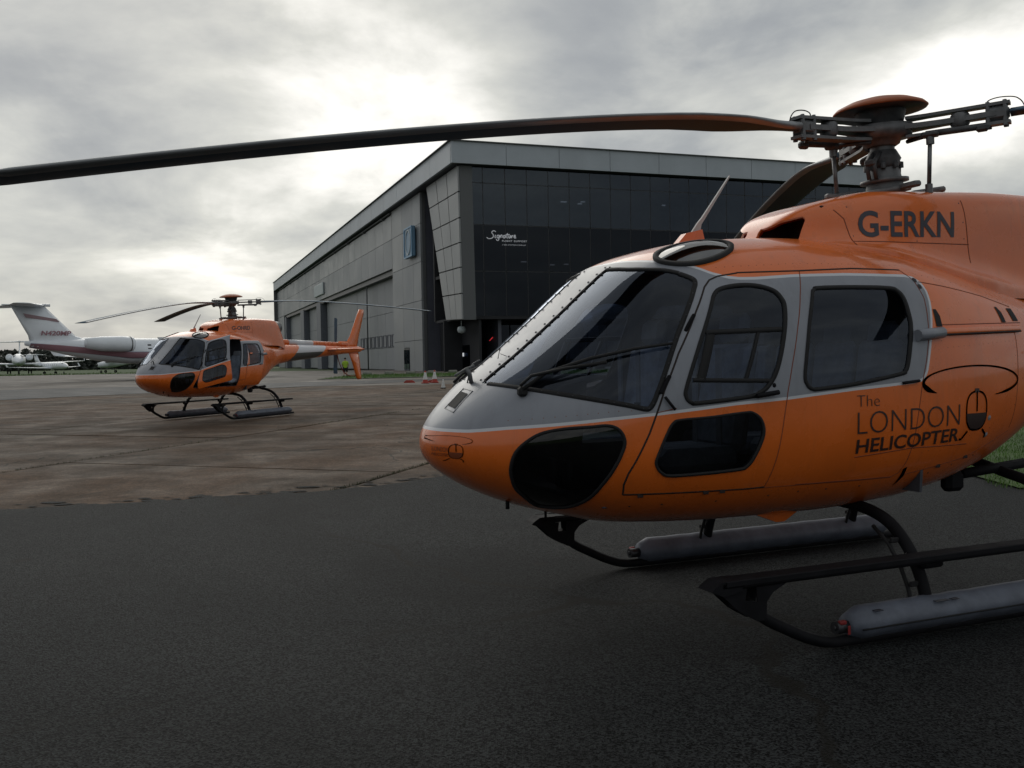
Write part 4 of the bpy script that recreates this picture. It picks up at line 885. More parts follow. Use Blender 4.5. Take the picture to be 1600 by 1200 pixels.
# ------------------------------------------------------------------ ground
def gz(y): return .14 * min(1, max(0, (y - 11) / 16))
def sheet(name, xs, ylo, yhi, ny, off, m, parent=None):
    """a ground sheet following the gentle rise; ylo/yhi are functions of x"""
    vs, fs = [], []
    for x in xs:
        a, b = ylo(x), yhi(x)
        for j in range(ny + 1):
            y = a + (b - a) * j / ny; vs.append((x, y, gz(y) + off))
    for i in range(len(xs) - 1):
        for j in range(ny): fs.append((i * (ny + 1) + j, (i + 1) * (ny + 1) + j, (i + 1) * (ny + 1) + j + 1, i * (ny + 1) + j + 1))
    return rawmesh(name, vs, fs, m, None, None, False, parent)
def wob(x, s, k=3):
    r = 0
    for i in range(k): r += math.sin(x * s * 1.9 ** i + i * 2.1 + s) / 1.7 ** i
    return r
g = MB(); g.add([(-3000, -600, -.12), (3000, -600, -.12), (3000, 4000, -.12), (-3000, 4000, -.12)], [(0, 1, 2, 3)]); tag(g.build('ground', M['grass_soil']), kind='structure')
apron = sheet('apron', np.linspace(-70, 60, 3), lambda x: -20, lambda x: 62, 60, -.045, M['joint']); tag(apron, kind='structure')
E2 = Vector((.945, -.328)); D2 = Vector((.328, .945)); rg = random.Random(3)
slab_cols = [M['concrete']]
for i in range(-6, 5):
    for j in range(0, 11):
        e0 = -5.9 + i * 5.95; d0 = 5.2 + j * 5.6 + (i % 2) * 1.3
        c = [E2 * (e0 + a) + D2 * (d0 + b) for a, b in ((.018, .018), (5.93, .018), (5.93, 5.58), (.018, 5.58))]
        if max(p.y for p in c) < 9.0 or min(p.y for p in c) > 57: continue
        mid = sum((p.x for p in c)) / 4
        if abs(mid / max(6, sum(p.y for p in c) / 4)) > .95: continue
        n = 4; vs, fs = [], []; dz = rg.uniform(-.004, .004)
        for u in range(n + 1):
            for v in range(n + 1):
                p = (c[0] * (1 - u / n) + c[1] * (u / n)) * (1 - v / n) + (c[3] * (1 - u / n) + c[2] * (u / n)) * (v / n)
                jit = .012 if (u in (0, n) or v in (0, n)) else 0
                vs.append((p.x + rg.uniform(-jit, jit), p.y + rg.uniform(-jit, jit), gz(p.y) + dz))
        for u in range(n):
            for v in range(n): fs.append((u * (n + 1) + v, (u + 1) * (n + 1) + v, (u + 1) * (n + 1) + v + 1, u * (n + 1) + v + 1))
        rim = [u * (n + 1) for u in range(n + 1)] + [n * (n + 1) + v for v in range(1, n + 1)] + [u * (n + 1) + n for u in range(n - 1, -1, -1)] + [v for v in range(n - 1, 0, -1)]
        b0 = len(vs); vs += [(vs[k][0], vs[k][1], vs[k][2] - .05) for k in rim]
        for k in range(len(rim)): fs.append((rim[k], b0 + k, b0 + (k + 1) % len(rim), rim[(k + 1) % len(rim)]))
        rawmesh('slab', vs, fs, slab_cols[0], None, None, False, apron)
far_apron = sheet('far_apron', np.linspace(-330, 140, 40), lambda x: 56.0 if x > -70 else 56.0, lambda x: 168 + 6 * wob(x, .02) - (0 if x < -60 else min(60, (x + 60) * .5)), 12, .006, M['concrete_far']); tag(far_apron, kind='structure')
AB = [(-60, 9.2), (-14, 9.8), (-5.69, 10.48), (-3.77, 11.1), (-2.39, 11.68), (-1.6, 12.2), (-.97, 12.75), (1, 13.2), (3, 14.4), (6, 15.5), (40, 16)]
asph = sheet('asphalt', np.concatenate([np.linspace(-60, -9, 24), np.linspace(-8.9, 6, 180), np.linspace(6.2, 40, 24)]), lambda x: -20, lambda x: float(np.interp(x, [p[0] for p in AB], [p[1] for p in AB])) + .10 * wob(x, 1.3, 7) + .05 * math.sin(x * 23.1) * math.sin(x * 7.7), 26, .010, M['asphalt']); tag(asph, kind='structure')
rp = random.Random(17); vs, fs = [], []      # ragged crumbs of tarmac lying on the concrete along the edge
for _ in range(150):
    px_ = rp.uniform(-9, 2); py_ = float(np.interp(px_, [p[0] for p in AB], [p[1] for p in AB])) + abs(rp.gauss(0, .22)); rr0 = rp.uniform(.015, .07) * (1 if rp.random() < .85 else 2); k0 = len(vs); nn = 9
    for k in range(nn): q = 2 * math.pi * k / nn; rk = rr0 * rp.uniform(.55, 1.1); vs.append((px_ + rk * 1.5 * math.cos(q), py_ + rk * .8 * math.sin(q), gz(py_) + .0075))
    fs.append(tuple(range(k0, k0 + nn)))
tag(rawmesh('tarmac_crumbs', vs, fs, M['asphalt'], None, None, False), 'crumbs of dark tarmac along the edge of the concrete', 'tarmac crumbs', kind='stuff')
TU = [(-200, 20), (-34.6, 59), (-26.6, 63.0), (-17.6, 66), (-8, 71), (20, 88), (90, 120)]; TLo = [(-200, -20), (-60, 27), (-23.7, 40.5), (-20.2, 46), (-13.7, 53.5), (-7.2, 63), (-2, 71), (20, 83), (90, 115)]
tw = sheet('taxiway', np.linspace(-120, 90, 90), lambda x: float(np.interp(x, [p[0] for p in TLo], [p[1] for p in TLo])) + .5 * wob(x, .35), lambda x: float(np.interp(x, [p[0] for p in TU], [p[1] for p in TU])) + .5 * wob(x, .3), 8, .016, M['tarmac_far']); tag(tw, kind='structure')
ln = MB(); a, b = Vector((3.02, 8.28)), Vector((3.30, 8.24)); n = Vector((-.02, .13)); ln.add([(a.x, a.y, .016), (b.x, b.y, .016), (b.x + n.x, b.y + n.y, .016), (a.x + n.x, a.y + n.y, .016)], [(0, 1, 2, 3)]); o = ln.build('painted_line', M['paintline']); tag(o, kind='structure')
def blades(name, spots, hmin, hmax, w, m, kind='stuff', parent=None, seed=1):
    r = random.Random(seed); vs, fs = [], []
    for x, y, z in spots:
        a = r.uniform(0, 6.28); h = r.uniform(hmin, hmax); l = r.uniform(0, .6) * h; dx, dy = math.cos(a) * w, math.sin(a) * w; b = r.uniform(0, 6.28); k = len(vs)
        vs += [(x - dx, y - dy, z), (x + dx, y + dy, z), (x + math.cos(b) * l, y + math.sin(b) * l, z + h)]; fs.append((k, k + 1, k + 2))
    return tag(rawmesh(name, vs, fs, m, None, None, False, parent), kind=kind)
rr = random.Random(11); sp = []
for e, d0, d1, dens in ((-5.93, 10.2, 17.5, 150), (-11.88, 8, 34, 60), (.02, 12, 34, 30), (-17.83, 5, 44, 30)):
    k = int((d1 - d0) * dens)
    for _ in range(k):
        d = rr.uniform(d0, d1)
        if math.sin(d * 1.7 + e) + math.sin(d * .63) < -.7: continue
        p = E2 * (e + rr.gauss(0, .022)) + D2 * d; sp.append((p.x, p.y, gz(p.y) - .02))
blades('weeds', sp, .025, .06, .006, M['weed'])
# turf to the right of the stand
turf = sheet('turf', np.linspace(5.75, 40, 30), lambda x: 10.7 + .12 * wob(x, 1.3), lambda x: 60, 30, .03, M['grass_soil']); tag(turf, kind='structure')
sp = []
for _ in range(26000):
    x = 5.7 + abs(rr.gauss(0, 4.5)); y = 10.65 + abs(rr.gauss(0, 6)); sp.append((x + .08 * wob(y, 3.0), y, gz(y) + .02))
blades('grass', sp, .03, .075, .006, M['grass'], seed=4)
verge = sheet('verge', np.linspace(-16, 60, 30), lambda x: 79 + max(0, (x + 13)) * .30 - 2, lambda x: 97 + (x + 16) * .36, 6, .05, M['grass_soil']); tag(verge, kind='structure')
sp = [(x, y, .17) for x, y in ((rr.uniform(-15.5, 24), rr.random()) for _ in range(9000)) for y in [79 + max(0, (x + 13)) * .30 - 1.6 + y * 17]]
blades('grass', sp, .10, .28, .02, M['grass'], seed=5)
sp = [(rr.uniform(-300, -60), rr.uniform(172, 200), -.12) for _ in range(6000)]
blades('grass', sp, .2, .5, .06, M['grass'], seed=6)

# ------------------------------------------------------------------ hangar
H = {}
H['fascia'] = mat('fascia_cladding', (0.40, 0.44, 0.48), 0.42, metal=0.1, var=0.10, vscale=.25)
H['panel'] = mat('wall_cladding', (0.255, 0.268, 0.28), 0.45, metal=0.1, var=0.18, vscale=.18, rvar=.1)
H['panel2'] = mat('wall_cladding_light', (0.295, 0.305, 0.308), 0.42, metal=0.1, var=0.18, vscale=.3, rvar=.1)
H['leaf'] = mat('door_leaf', (0.245, 0.258, 0.275), 0.5, metal=0.1, var=0.12, vscale=.15)
H['post'] = mat('door_post', (0.13, 0.14, 0.17), 0.5, var=.2)
H['dark'] = mat('dark_recess', (0.085, 0.09, 0.115), 0.6, var=.2, vscale=.3)
H['gap'] = mat('cladding_joint', (0.11, 0.115, 0.12), 0.7)
H['mull'] = mat('mullion', (0.012, 0.013, 0.016), 0.4)
H['glass'] = glass('hangar_glass', (0.10, 0.11, 0.13), ior=1.38, dirt=.0, gl_col=(.7, .78, .9))
H['glass2'] = glass('hangar_glass_pale', (0.16, 0.19, 0.22), ior=1.85, dirt=.30, gl_col=(.7, .8, .92), df_col=(.085, .12, .15))
H['glass3'] = glass('hangar_glass_mid', (0.14, 0.16, 0.19), ior=1.62, dirt=.16, gl_col=(.66, .76, .88), df_col=(.07, .10, .13))
H['int'] = mat('hangar_interior', (0.02, 0.021, 0.025), 0.8, var=.3, vscale=.5)
H['lamp'] = mat('lit_ceiling_lamp', (0.8, 0.8, 0.75), 0.5, emit=((1.0, .95, .85), 2.2))
H['wlamp'] = mat('lit_wall_lamp', (0.8, 0.8, 0.8), 0.5, emit=((.95, .97, 1.0), .45))
H['redlamp'] = mat('red_neon', (0.5, 0.02, 0.02), 0.5, emit=((1.0, .06, .08), .35))
H['blue'] = mat('sign_blue', (0.14, 0.26, 0.38), 0.4); H['blue2'] = mat('sign_blue_edge', (0.16, 0.33, 0.50), 0.4); H['signwhite'] = mat('sign_white', (0.45, 0.50, 0.52), 0.5); H['signtext'] = mat('sign_lettering', (0.62, 0.63, 0.66), 0.5, emit=((.9, .92, 1.0), .12))
hg = empty('hangar', (-6.27, 105, 0), math.atan2(.337, .9415), 'large grey hangar with dark glass office front and long row of sliding doors', 'hangar')
def part(mb, name, m, p=None): return mb.build(name, m, p or hg)
TOP, FB = 25.7, 23.3; LEN, WID = 195.0, 58.0
x = MB(); x.box((WID / 2, LEN / 2 + .2, (TOP + FB) / 2 + .1), (WID - .8, LEN - .8, TOP - FB - .3)); x.prism([(.15, .15), (WID, .15), (WID, LEN), (.15, LEN)], 'z', FB + .02, FB + .25); roof = part(x, 'roof', H['dark'])
nf = 9
for k in range(nf):
    a0, a1 = WID * k / nf, WID * (k + 1) / nf; x = MB(); x.box(((a0 + a1) / 2, .15, (TOP + FB) / 2), (a1 - a0 - .05, .3, TOP - FB)); part(x, 'fascia_panel', H['fascia'], roof)
for k in range(22):
    b0, b1 = .32 + (LEN - .32) * k / 22, .32 + (LEN - .32) * (k + 1) / 22; x = MB(); x.box((.15, (b0 + b1) / 2, (TOP + FB) / 2), (.3, b1 - b0 - .08, TOP - FB)); part(x, 'fascia_panel', H['fascia'], roof)
x = MB(); x.box((WID / 2, 0.05, TOP + .06), (WID + .1, .6, .1)); x.box((.05, LEN / 2, TOP + .06), (.6, LEN, .1)); part(x, 'roof_flashing', H['gap'], roof)
# long side wall with the doors
x = MB(); x.box((1.5, (18.2 + 35) / 2, FB / 2), (.5, 16.8, FB)); x.box((1.5, (35 + LEN) / 2, (14.9 + FB) / 2), (.5, LEN - 35, FB - 14.9)); x.box((1.5, (177 + LEN) / 2, 7.45), (.5, LEN - 177, 14.9)); x.box((WID / 2, LEN - .3, 12), (WID, .5, 23)); x.box((WID - .3, LEN / 2 + 1, 12), (.5, LEN - 3, 23)); wall = part(x, 'side_wall', H['gap'])
def panel(b0, b1, z0, z1, a=1.0, th=.25, m='panel', p=None, name='wall_panel'):
    y = MB(); y.box((a + th / 2, (b0 + b1) / 2, (z0 + z1) / 2), (th, b1 - b0 - .07, z1 - z0 - .06)); return y.build(name, H[m], p or wall)
nb = 27
for k in range(nb):
    b0, b1 = 35 + (LEN - 35) * k / nb, 35 + (LEN - 35) * (k + 1) / nb; panel(b0, b1, 14.95, 19.2, m='panel'); panel(b0, b1, 19.2, 22.7, m='panel2' if k < 12 else 'panel')
for c0, c1 in ((18.2, 22.5), (22.5, 28.5), (28.5, 34.9)):
    for z0, z1 in ((0.1, 4.2), (4.2, 9.3), (9.3, 14.3), (14.3, 19.2), (19.2, 23.2)):
        if c0 == 22.5 and z0 < 1: continue
        panel(c0, c1, z0, z1, m='panel2' if (c0 == 28.5 and z0 > 14) else 'panel')
panel(22.5, 25.3, .1, 4.2); panel(25.3, 28.5, 3.3, 4.2)
panel(177, LEN, .1, 14.9)
x = MB(); x.box((.95, 110, 22.95), (.5, 150, .18)); [x.box((.8, 40 + k * 15, 22.75), (.5, .6, .3)) for k in range(10)]; part(x, 'eaves_rail', H['gap'], wall)
x = MB(); x.box((1.9, 106, 14.55), (1.0, 142, .7)); part(x, 'door_shade_strip', H['mull'], wall)  # near-black strip: the shade under the lintel put in as colour
for b0, b1, n in ((35.2, 71, 6), (71.2, 106.6, 6), (115, 134.6, 4), (143, 176.6, 6)):
    lf = MB(); lf.box((2.75, (b0 + b1) / 2, 7.3), (.3, b1 - b0, 14.4)); L = part(lf, 'sliding_door', H['gap'])
    for k in range(n):
        c0, c1 = b0 + (b1 - b0) * k / n, b0 + (b1 - b0) * (k + 1) / n
        for z0, z1 in ((.2, 3.6), (3.6, 9.0), (9.0, 14.4)): panel(c0, c1, z0, z1, 2.45, .15, 'leaf', L, 'door_panel')
    if b0 < 80:
        for k in range(10):
            c = b0 + 2 + (b1 - b0 - 4) * k / 10
            w = MB()
            for q in (0, 2.1): w.box((2.40, c + q, 4.65), (.08, .16, 1.9))
            w.box((2.40, c + 1.05, 5.55), (.08, 2.2, .12)); w.box((2.40, c + 1.05, 3.75), (.08, 2.2, .10)); part(w, 'window_frame', H['dark'], L)
for b in (111, 139, 177):
    x = MB(); x.box((1.9, b, 7.2), (1.4, 6.2, 14.4)); part(x, 'door_post', H['post'])
x = MB(); x.box((1.1, 27.0, 1.65), (.2, 3.0, 3.2)); pd = part(x, 'personnel_door', H['mull'])
for q in (-.85, .85):
    x = MB(); x.box((.97, 27.0 + q, 1.6), (.06, 1.3, 2.8)); part(x, 'door_pane', H['glass2'], pd)
x = MB(); x.bbox((.62, 22.4, 17.2), (.5, 4.4, 4.0), .12); bs = part(x, 'blue_sign', H['blue'])
x = MB()
for (c, z, w, h) in ((22.4, 19.1, 4.4, .2), (22.4, 15.3, 4.4, .2), (20.3, 17.2, .2, 3.6), (24.5, 17.2, .2, 3.6)): x.box((.33, c, z), (.12, w, h))
part(x, 'sign_frame', H['blue2'], bs)
x = MB(); L_ = smooth_loop([(21.2, 16.4), (21.2, 18.0), (22.4, 18.8), (23.6, 18.0), (23.6, 16.4), (22.4, 15.6)], 6); pts = [(.36, p[0], p[1]) for p in L_]; x.tube(pts + pts[:1], .10, 6, cap=False); part(x, 'sign_emblem', H['signwhite'], bs)
x = MB(); x.bbox((.8, 106.8, 17.1), (.3, 13.0, 2.5), .1); part(x, 'white_sign', H['signwhite'])
# leaning clad wall beside the glass front, and the dark slot behind it
x = MB(); x.box((6.0, 10.5, 11.6), (.4, 17, 23.0)); x.box((3.9, 18.35, 11.6), (4.5, .3, 23.0)); part(x, 'recess_wall', H['dark'])
tl, bl_, br_, tr_ = (14.68, 23.2), (6.6, 6.2), (.12, 6.0), (.75, 23.2)
x = MB(); x.prism([tl, bl_, br_, tr_], 'x', 1.15, 2.6); lw = part(x, 'leaning_wall', H['gap'])
rows = [0, .17, .34, .50, .66, .83, 1.0]
for i in range(3):
    for j in range(6):
        def bp(u, v):
            L0 = Vector(bl_).lerp(Vector(tl), v); R0 = Vector(br_).lerp(Vector(tr_), v); return tuple(L0.lerp(R0, u))
        e = .008; q = [bp(i / 3 + e, rows[j] + e * .5), bp((i + 1) / 3 - e, rows[j] + e * .5), bp((i + 1) / 3 - e, rows[j + 1] - e * .5), bp(i / 3 + e, rows[j + 1] - e * .5)]
        y = MB(); y.prism(q, 'x', .93, 1.14); y.build('wall_panel', H['panel2'], lw)
# glass office front
gf = MB(); gf.box((WID / 2 + .6, 13.0, 14.8), (WID - 1.4, .4, 17)); gf.box((WID / 2 + .6, 7, 6.25), (WID - 1.6, 12, .3)); gf.box((WID / 2 + .6, 7.4, 11.6), (WID - 1.6, 11.4, .35)); gf.box((WID / 2 + .6, 7.4, 16.75), (WID - 1.6, 11.4, .35)); front = part(gf, 'glass_front', H['int'])
ncol = 21; A0, A1 = 1.25, 56.8; zr = [6.4, 11.5, 16.72, 21.4, 23.28]
for i in range(ncol):
    for j in range(4):
        c0, c1 = A0 + (A1 - A0) * i / ncol, A0 + (A1 - A0) * (i + 1) / ncol
        y = MB(); y.box(((c0 + c1) / 2, 1.0, (zr[j] + zr[j + 1]) / 2), (c1 - c0 - .10, .04, zr[j + 1] - zr[j] - .10), T=None); o = y.build('glass_pane', H['glass3'] if j >= 2 else H['glass'], front)
        o.rotation_euler = (0, 0, 0)
for i in range(ncol + 1):
    c = A0 + (A1 - A0) * i / ncol; y = MB(); y.box((c, 1.08, 14.85), (.15, .16, 16.9)); y.build('mullion', H['mull'], front)
for z in zr:
    y = MB(); y.box(((A0 + A1) / 2, 1.07, z), (A1 - A0, .14, .14)); y.build('transom', H['mull'], front)
x = MB(); x.box((1.08, 1.2, 14.8), (.25, .3, 17)); part(x, 'corner_post', H['mull'], front)
for a_, z_, w_ in ((14.8, 20.1, .7), (16.9, 19.95, .5), (17.3, 20.2, .5), (9.6, 12.9, .6), (13.2, 12.6, .5), (15.0, 12.7, .5), (19.3, 12.8, .6), (24.5, 12.9, .5), (28.2, 20.2, .4)):
    y = MB(); y.box((a_, 3.4, z_), (w_, .3, .10)); y.build('ceiling_lamp', H['lamp'], front)
# ground floor under the overhang
x = MB(); x.box((WID / 2, 8.0, 3.1), (WID - 2, .3, 6.2)); x.box((3.4, 9.5, 3.1), (.3, 16.5, 6.2)); gfl = part(x, 'ground_floor', H['int'])
for k in range(8):
    y = MB(); y.box((4.9 + k * 2.55, 6.2, 2.9), (2.4, .05, 5.4)); y.build('glass_pane', H['glass'], gfl)
for k, b in enumerate((6.2, 9.4, 12.6)):
    y = MB(); y.box((3.2, b, 1.7), (.08, 2.7, 3.1)); y.build('entrance_door', H['glass'], gfl)
    y = MB(); y.bbox((3.1, b + .9, 2.15), (.12, .28, .45), .05); y.build('wall_lamp', H['wlamp'], gfl)
y = MB(); y.lathe([(.0, -.45), (.42, -.3), (.5, 0), (.42, .3), (.0, .45)], 14, T=Matrix.Translation((1.9, 3.6, 5.0))); y.tube([(1.9, 3.6, 5.4), (1.9, 3.6, 6.15)], .05, 6); y.build('lantern', H['signwhite'], gfl)
y = MB(); y.tube([(5.4, 4.0, 3.7), (6.0, 4.0, 4.3)], .05, 6); y.build('neon_tube', H['redlamp'], gfl)
def flat_text(name, body, x0, x1, z0, z1, m, parent, y, offset=0, shear=0, spacing=1.0):
    v, f = text_mesh(body, 1.0, offset, shear, spacing); lo, hi = v.min(0), v.max(0); u = (v - lo) / (hi - lo); return rawmesh(name, [(x0 + a * (x1 - x0), y, z0 + b * (z1 - z0)) for a, b in u], f, m, None, None, False, parent)
# the script wordmark is drawn as pen strokes
def pen(name, strokes, x0, z0, sc, w, m, parent, y):
    mb = MB()
    for s in strokes: P = smooth_loop([(x0 + p[0] * sc, z0 + p[1] * sc) for p in s], 5, False); mb.tube([(p[0], y, p[1]) for p in P], w, 5)
    return tag(mb.build(name, m, parent), kind='stuff')
SIG = [[(1.55, 1.55), (1.2, 1.75), (.8, 1.6), (.75, 1.3), (1.0, 1.0), (1.0, .55), (.6, .25), (0, .2), (-.35, .45)], [(1.45, .95), (1.35, .45), (1.55, .35)], [(2.15, .9), (1.85, .85), (1.8, .45), (2.1, .4), (2.25, .95), (2.1, 0), (1.75, -.1), (1.6, .15)], [(2.45, .9), (2.4, .4), (2.65, .95), (2.85, .85), (2.8, .4)], [(3.45, .9), (3.15, .85), (3.1, .45), (3.35, .4), (3.5, .95), (3.5, .42)], [(3.95, 1.35), (3.8, .5), (4.0, .4)], [(3.6, 1.02), (4.4, 1.1)], [(4.25, .95), (4.2, .5), (4.4, .4), (4.6, .95), (4.6, .42)], [(4.85, .95), (4.8, .4), (4.95, .85), (5.15, .95)], [(5.3, .65), (5.6, .75), (5.5, 1.0), (5.3, .8), (5.35, .45), (5.75, .5)]]
pen('wordmark', SIG, 4.45, 15.05, .58, .055, H['signtext'], front, .88)
flat_text('sign_lettering', 'FLIGHT SUPPORT', 6.1, 9.1, 14.86, 15.06, H['signtext'], front, .92, .02, 0, 1.35)
flat_text('sign_lettering', 'A BBA AVIATION COMPANY', 6.1, 9.0, 14.45, 14.58, H['signtext'], front, .92, 0, 0, 1.1)
x = MB(); x.tube([(-24.2, 160, 0), (-24.2, 160, 21)], .12, 6); x.bbox((-24.2, 160, 21.2), (.5, 1.4, .3), .05); tag(x.build('lighting_mast', H['gap']), 'thin lighting mast standing left of the hangar', 'mast')

# ------------------------------------------------------------------ parked aeroplanes
def loft(mb, secs, n=18, mi=0):
    """secs: (x, radius y, radius z, centre z)"""
    vs = [(x, ry * math.cos(2 * math.pi * k / n), cz + rz * math.sin(2 * math.pi * k / n)) for x, ry, rz, cz in secs for k in range(n)]
    fs = [(i * n + k, i * n + (k + 1) % n, (i + 1) * n + (k + 1) % n, (i + 1) * n + k) for i in range(len(secs) - 1) for k in range(n)] + [tuple(range(n))[::-1], tuple(range(len(vs) - n, len(vs)))]
    return mb.add(vs, fs, mi, True)
def slab_wing(mb, root, tip, th0, th1, mi=0):
    """root/tip: (x lead, x trail, y, z)"""
    vs = []; n = 10
    for (a, b, y, z), th in ((root, th0), (tip, th1)):
        for k in range(n):
            t = 2 * math.pi * k / n; vs.append(((a + b) / 2 - math.cos(t) * (b - a) / 2, y, z + math.sin(t) * th / 2 * (1 + .4 * math.cos(t))))
    fs = [(k, (k + 1) % n, n + (k + 1) % n, n + k) for k in range(n)] + [tuple(range(n))[::-1], tuple(range(n, 2 * n))]
    return mb.add(vs, fs, mi, True)
JS = [(0, .05, .05, 2.55), (.4, .42, .38, 2.62), (1.2, .78, .72, 2.75), (2.4, 1.08, 1.08, 2.93), (3.6, 1.26, 1.28, 3.02), (5, 1.34, 1.34, 3.05), (19, 1.34, 1.34, 3.05), (22, 1.20, 1.16, 3.20), (25, .85, .80, 3.45), (27.6, .45, .42, 3.72), (29, .22, .22, 3.85)]
J = {}
J['red'] = mat('jet_stripe_red', (0.36, 0.19, 0.22), 0.4); J['navy'] = mat('jet_stripe_navy', (0.14, 0.14, 0.20), 0.4); J['pink'] = mat('jet_stripe_pale', (0.36, 0.24, 0.26), 0.4); J['tyre'] = M['rubber']
def jet_r(x): return [np.interp(x, [s[0] for s in JS], [s[k] for s in JS]) for k in (1, 2, 3)]
def jet(label, loc, rz, scale, group, stripes=None, reg=None):
    r = empty('business_jet', loc, rz, label, 'aeroplane', group); r.scale = (scale,) * 3
    m = MB(); loft(m, JS, 24); fu = m.build('fuselage', M['white_paint'], r)
    for sd in (-1, 1):
        w = MB(); slab_wing(w, (10.8, 17.2, sd * 1.0, 2.05), (19.6, 21.2, sd * 13.6, 2.75), .62, .14); w.prism([(19.7, 2.78), (21.3, 2.78), (22.2, 4.1), (21.5, 4.1)], 'y', sd * 13.6 - .04, sd * 13.6 + .04); w.build('wing', M['white_paint'], r)
        e = MB(); loft(e, [(19.2, .60, .60, 0), (19.35, .74, .74, 0), (20.5, .80, .80, 0), (22.5, .74, .74, 0), (24.0, .48, .48, .05)], 20); e.lathe([(.56, 0), (.4, .5)], 16, mi=1, T=Matrix.Translation((19.18, 0, 0)) @ Matrix.Rotation(rad(90), 4, 'Y'))
        en = e.build('engine', [M['white_paint'], M['rubber']], r); en.location = (0, sd * 2.05, 3.75)
        e = MB(); e.lathe([(.765, 0), (.775, .12)], 24, T=Matrix.Translation((19.55, sd * 2.05, 3.75)) @ Matrix.Rotation(rad(90), 4, 'Y')); e.build('intake_ring', M['steel'], r)
        q = MB(); slab_wing(q, (20.4, 23.0, sd * 1.0, 3.6), (20.6, 22.8, sd * 1.5, 3.7), .25, .25); q.build('engine_pylon', M['white_paint'], r)
        t = MB(); slab_wing(t, (27.0, 30.4, 0, 7.55), (30.2, 31.6, sd * 4.9, 7.45), .34, .10); t.build('tailplane', M['white_paint'], r)
        gl = MB(); gl.tube([(15.5, sd * 2.1, 2.0), (15.5, sd * 2.1, .5)], .10, 8)
        for dx in (-.28, .28): gl.lathe([(.25, -.14), (.42, -.12), (.42, .12), (.25, .14)], 14, mi=1, T=Matrix.Translation((15.5, sd * 2.1 + dx, .42)) @ Matrix.Rotation(rad(90), 4, 'X'))
        gl.build('main_gear', [M['steel'], M['rubber']], r)
        if stripes:
            st = MB()
            for zc0, zc1, wd, mi in ((-.46, 3.62, .30, 0), (-.20, 3.80, .10, 1), (-.70, 3.48, .12, 1)):
                P, N = [], []
                for xx in np.linspace(2.5, 28.6, 60):
                    ry, rz_, cz = jet_r(xx); z = np.interp(xx, [2, 19, 26, 29], [3.05 + zc0, 3.05 + zc0, 3.05 + zc0 + (zc1 - 3.05 - zc0) * .75, zc1]); c = np.clip((z - cz) / rz_, -.95, .95); P.append(np.array([xx, sd * ry * math.sqrt(1 - c * c), z])); N.append(np.array([0, sd * math.sqrt(1 - c * c), c]))
                vs, fs = ribbon(np.array(P), np.array(N), wd, wd, .012, False, .01); st.add(vs, fs, mi, True)
            st.build('cheat_line', [J['red'], J['navy']], fu)
            fs_ = MB(); fs_.prism([(28.05, 6.55), (28.7, 6.45), (30.1, 6.78), (29.55, 6.78)] if False else [(26.05, 6.25), (25.75, 5.95), (28.9, 6.35), (29.15, 6.75)], 'y', sd * .165 - .012, sd * .165 + .012); fs_.build('fin_stripe', J['pink'], r)
        wn_ = MB()
        for k in range(7):
            xx = 6.6 + k * 1.75; wn_.add([(xx + dx, sd * (1.34 * math.cos(math.asin((.42 + dz) / 1.34)) + .012), 3.05 + .42 + dz) for dx, dz in ((-.2, -.25), (.2, -.25), (.2, .25), (-.2, .25))], [(0, 1, 2, 3)])
        tag(wn_.build('cabin_windows', M['rubber'], fu), kind='stuff')
        ck = MB(); ck.add([(x_, sd * y_, z_) for x_, y_, z_ in ((1.75, .06, 3.66), (2.75, .55, 4.06), (3.1, 1.03, 3.82), (2.2, .86, 3.42))], [(0, 1, 2, 3)]); ck.build('cockpit_window', M['rubber'], fu)
    f = MB(); vs = []
    for z, a, b, th in ((4.0, 22.4, 28.6, .42), (4.6, 24.2, 28.7, .36), (7.6, 27.2, 30.3, .26)):
        for k in range(10):
            t = 2 * math.pi * k / 10; vs.append(((a + b) / 2 - math.cos(t) * (b - a) / 2, math.sin(t) * th / 2 * (1 + .4 * math.cos(t)), z))
    f.add(vs, [(i * 10 + k, i * 10 + (k + 1) % 10, (i + 1) * 10 + (k + 1) % 10, (i + 1) * 10 + k) for i in range(2) for k in range(10)] + [tuple(range(20, 30))], 0, True); f.tube([(26.6, 0, 7.6), (31.0, 0, 7.55)], [.16, .05], 8); f.build('tail_fin', M['white_paint'], r)
    ng = MB(); ng.tube([(3.4, 0, 1.9), (3.4, 0, .35)], .08, 8); ng.lathe([(.18, -.18), (.32, -.16), (.32, .16), (.18, .18)], 12, mi=1, T=Matrix.Translation((3.4, 0, .32)) @ Matrix.Rotation(rad(90), 4, 'X')); ng.build('nose_gear', [M['steel'], M['rubber']], r)
    if reg:
        v, fcs = text_mesh(reg, 1.0, .03, .15); lo, hi = v.min(0), v.max(0); u = (v - lo) / (hi - lo)
        rawmesh('registration', [(27.6 - a * 2.9, .29, 4.62 + b * .46) for a, b in u], fcs, J['red'], None, None, False, r)
    return r
def aim(tail, nose, z=.14):      # local x runs nose to tail
    d = Vector(tail) - Vector(nose); return (nose[0], nose[1], z), math.atan2(d.y, d.x)
p, a = aim((-43.4, 86.0), (-25.2, 105.0)); big = jet('large white business jet with red cheat line, tall tail behind the farther helicopter', p, a, .93, None, True, 'N420MP')
p, a = aim((-113.0, 218.0), (-98.9, 190.0)); jet('white business jet seen head-on at far left by the trees', p, a, .95, 'white jets parked by the trees')
p, a = aim((-97.0, 193.5), (-86.2, 184.0)); jet('small white jet seen from its side, right of the head-on jet', p, a, .52, 'white jets parked by the trees')
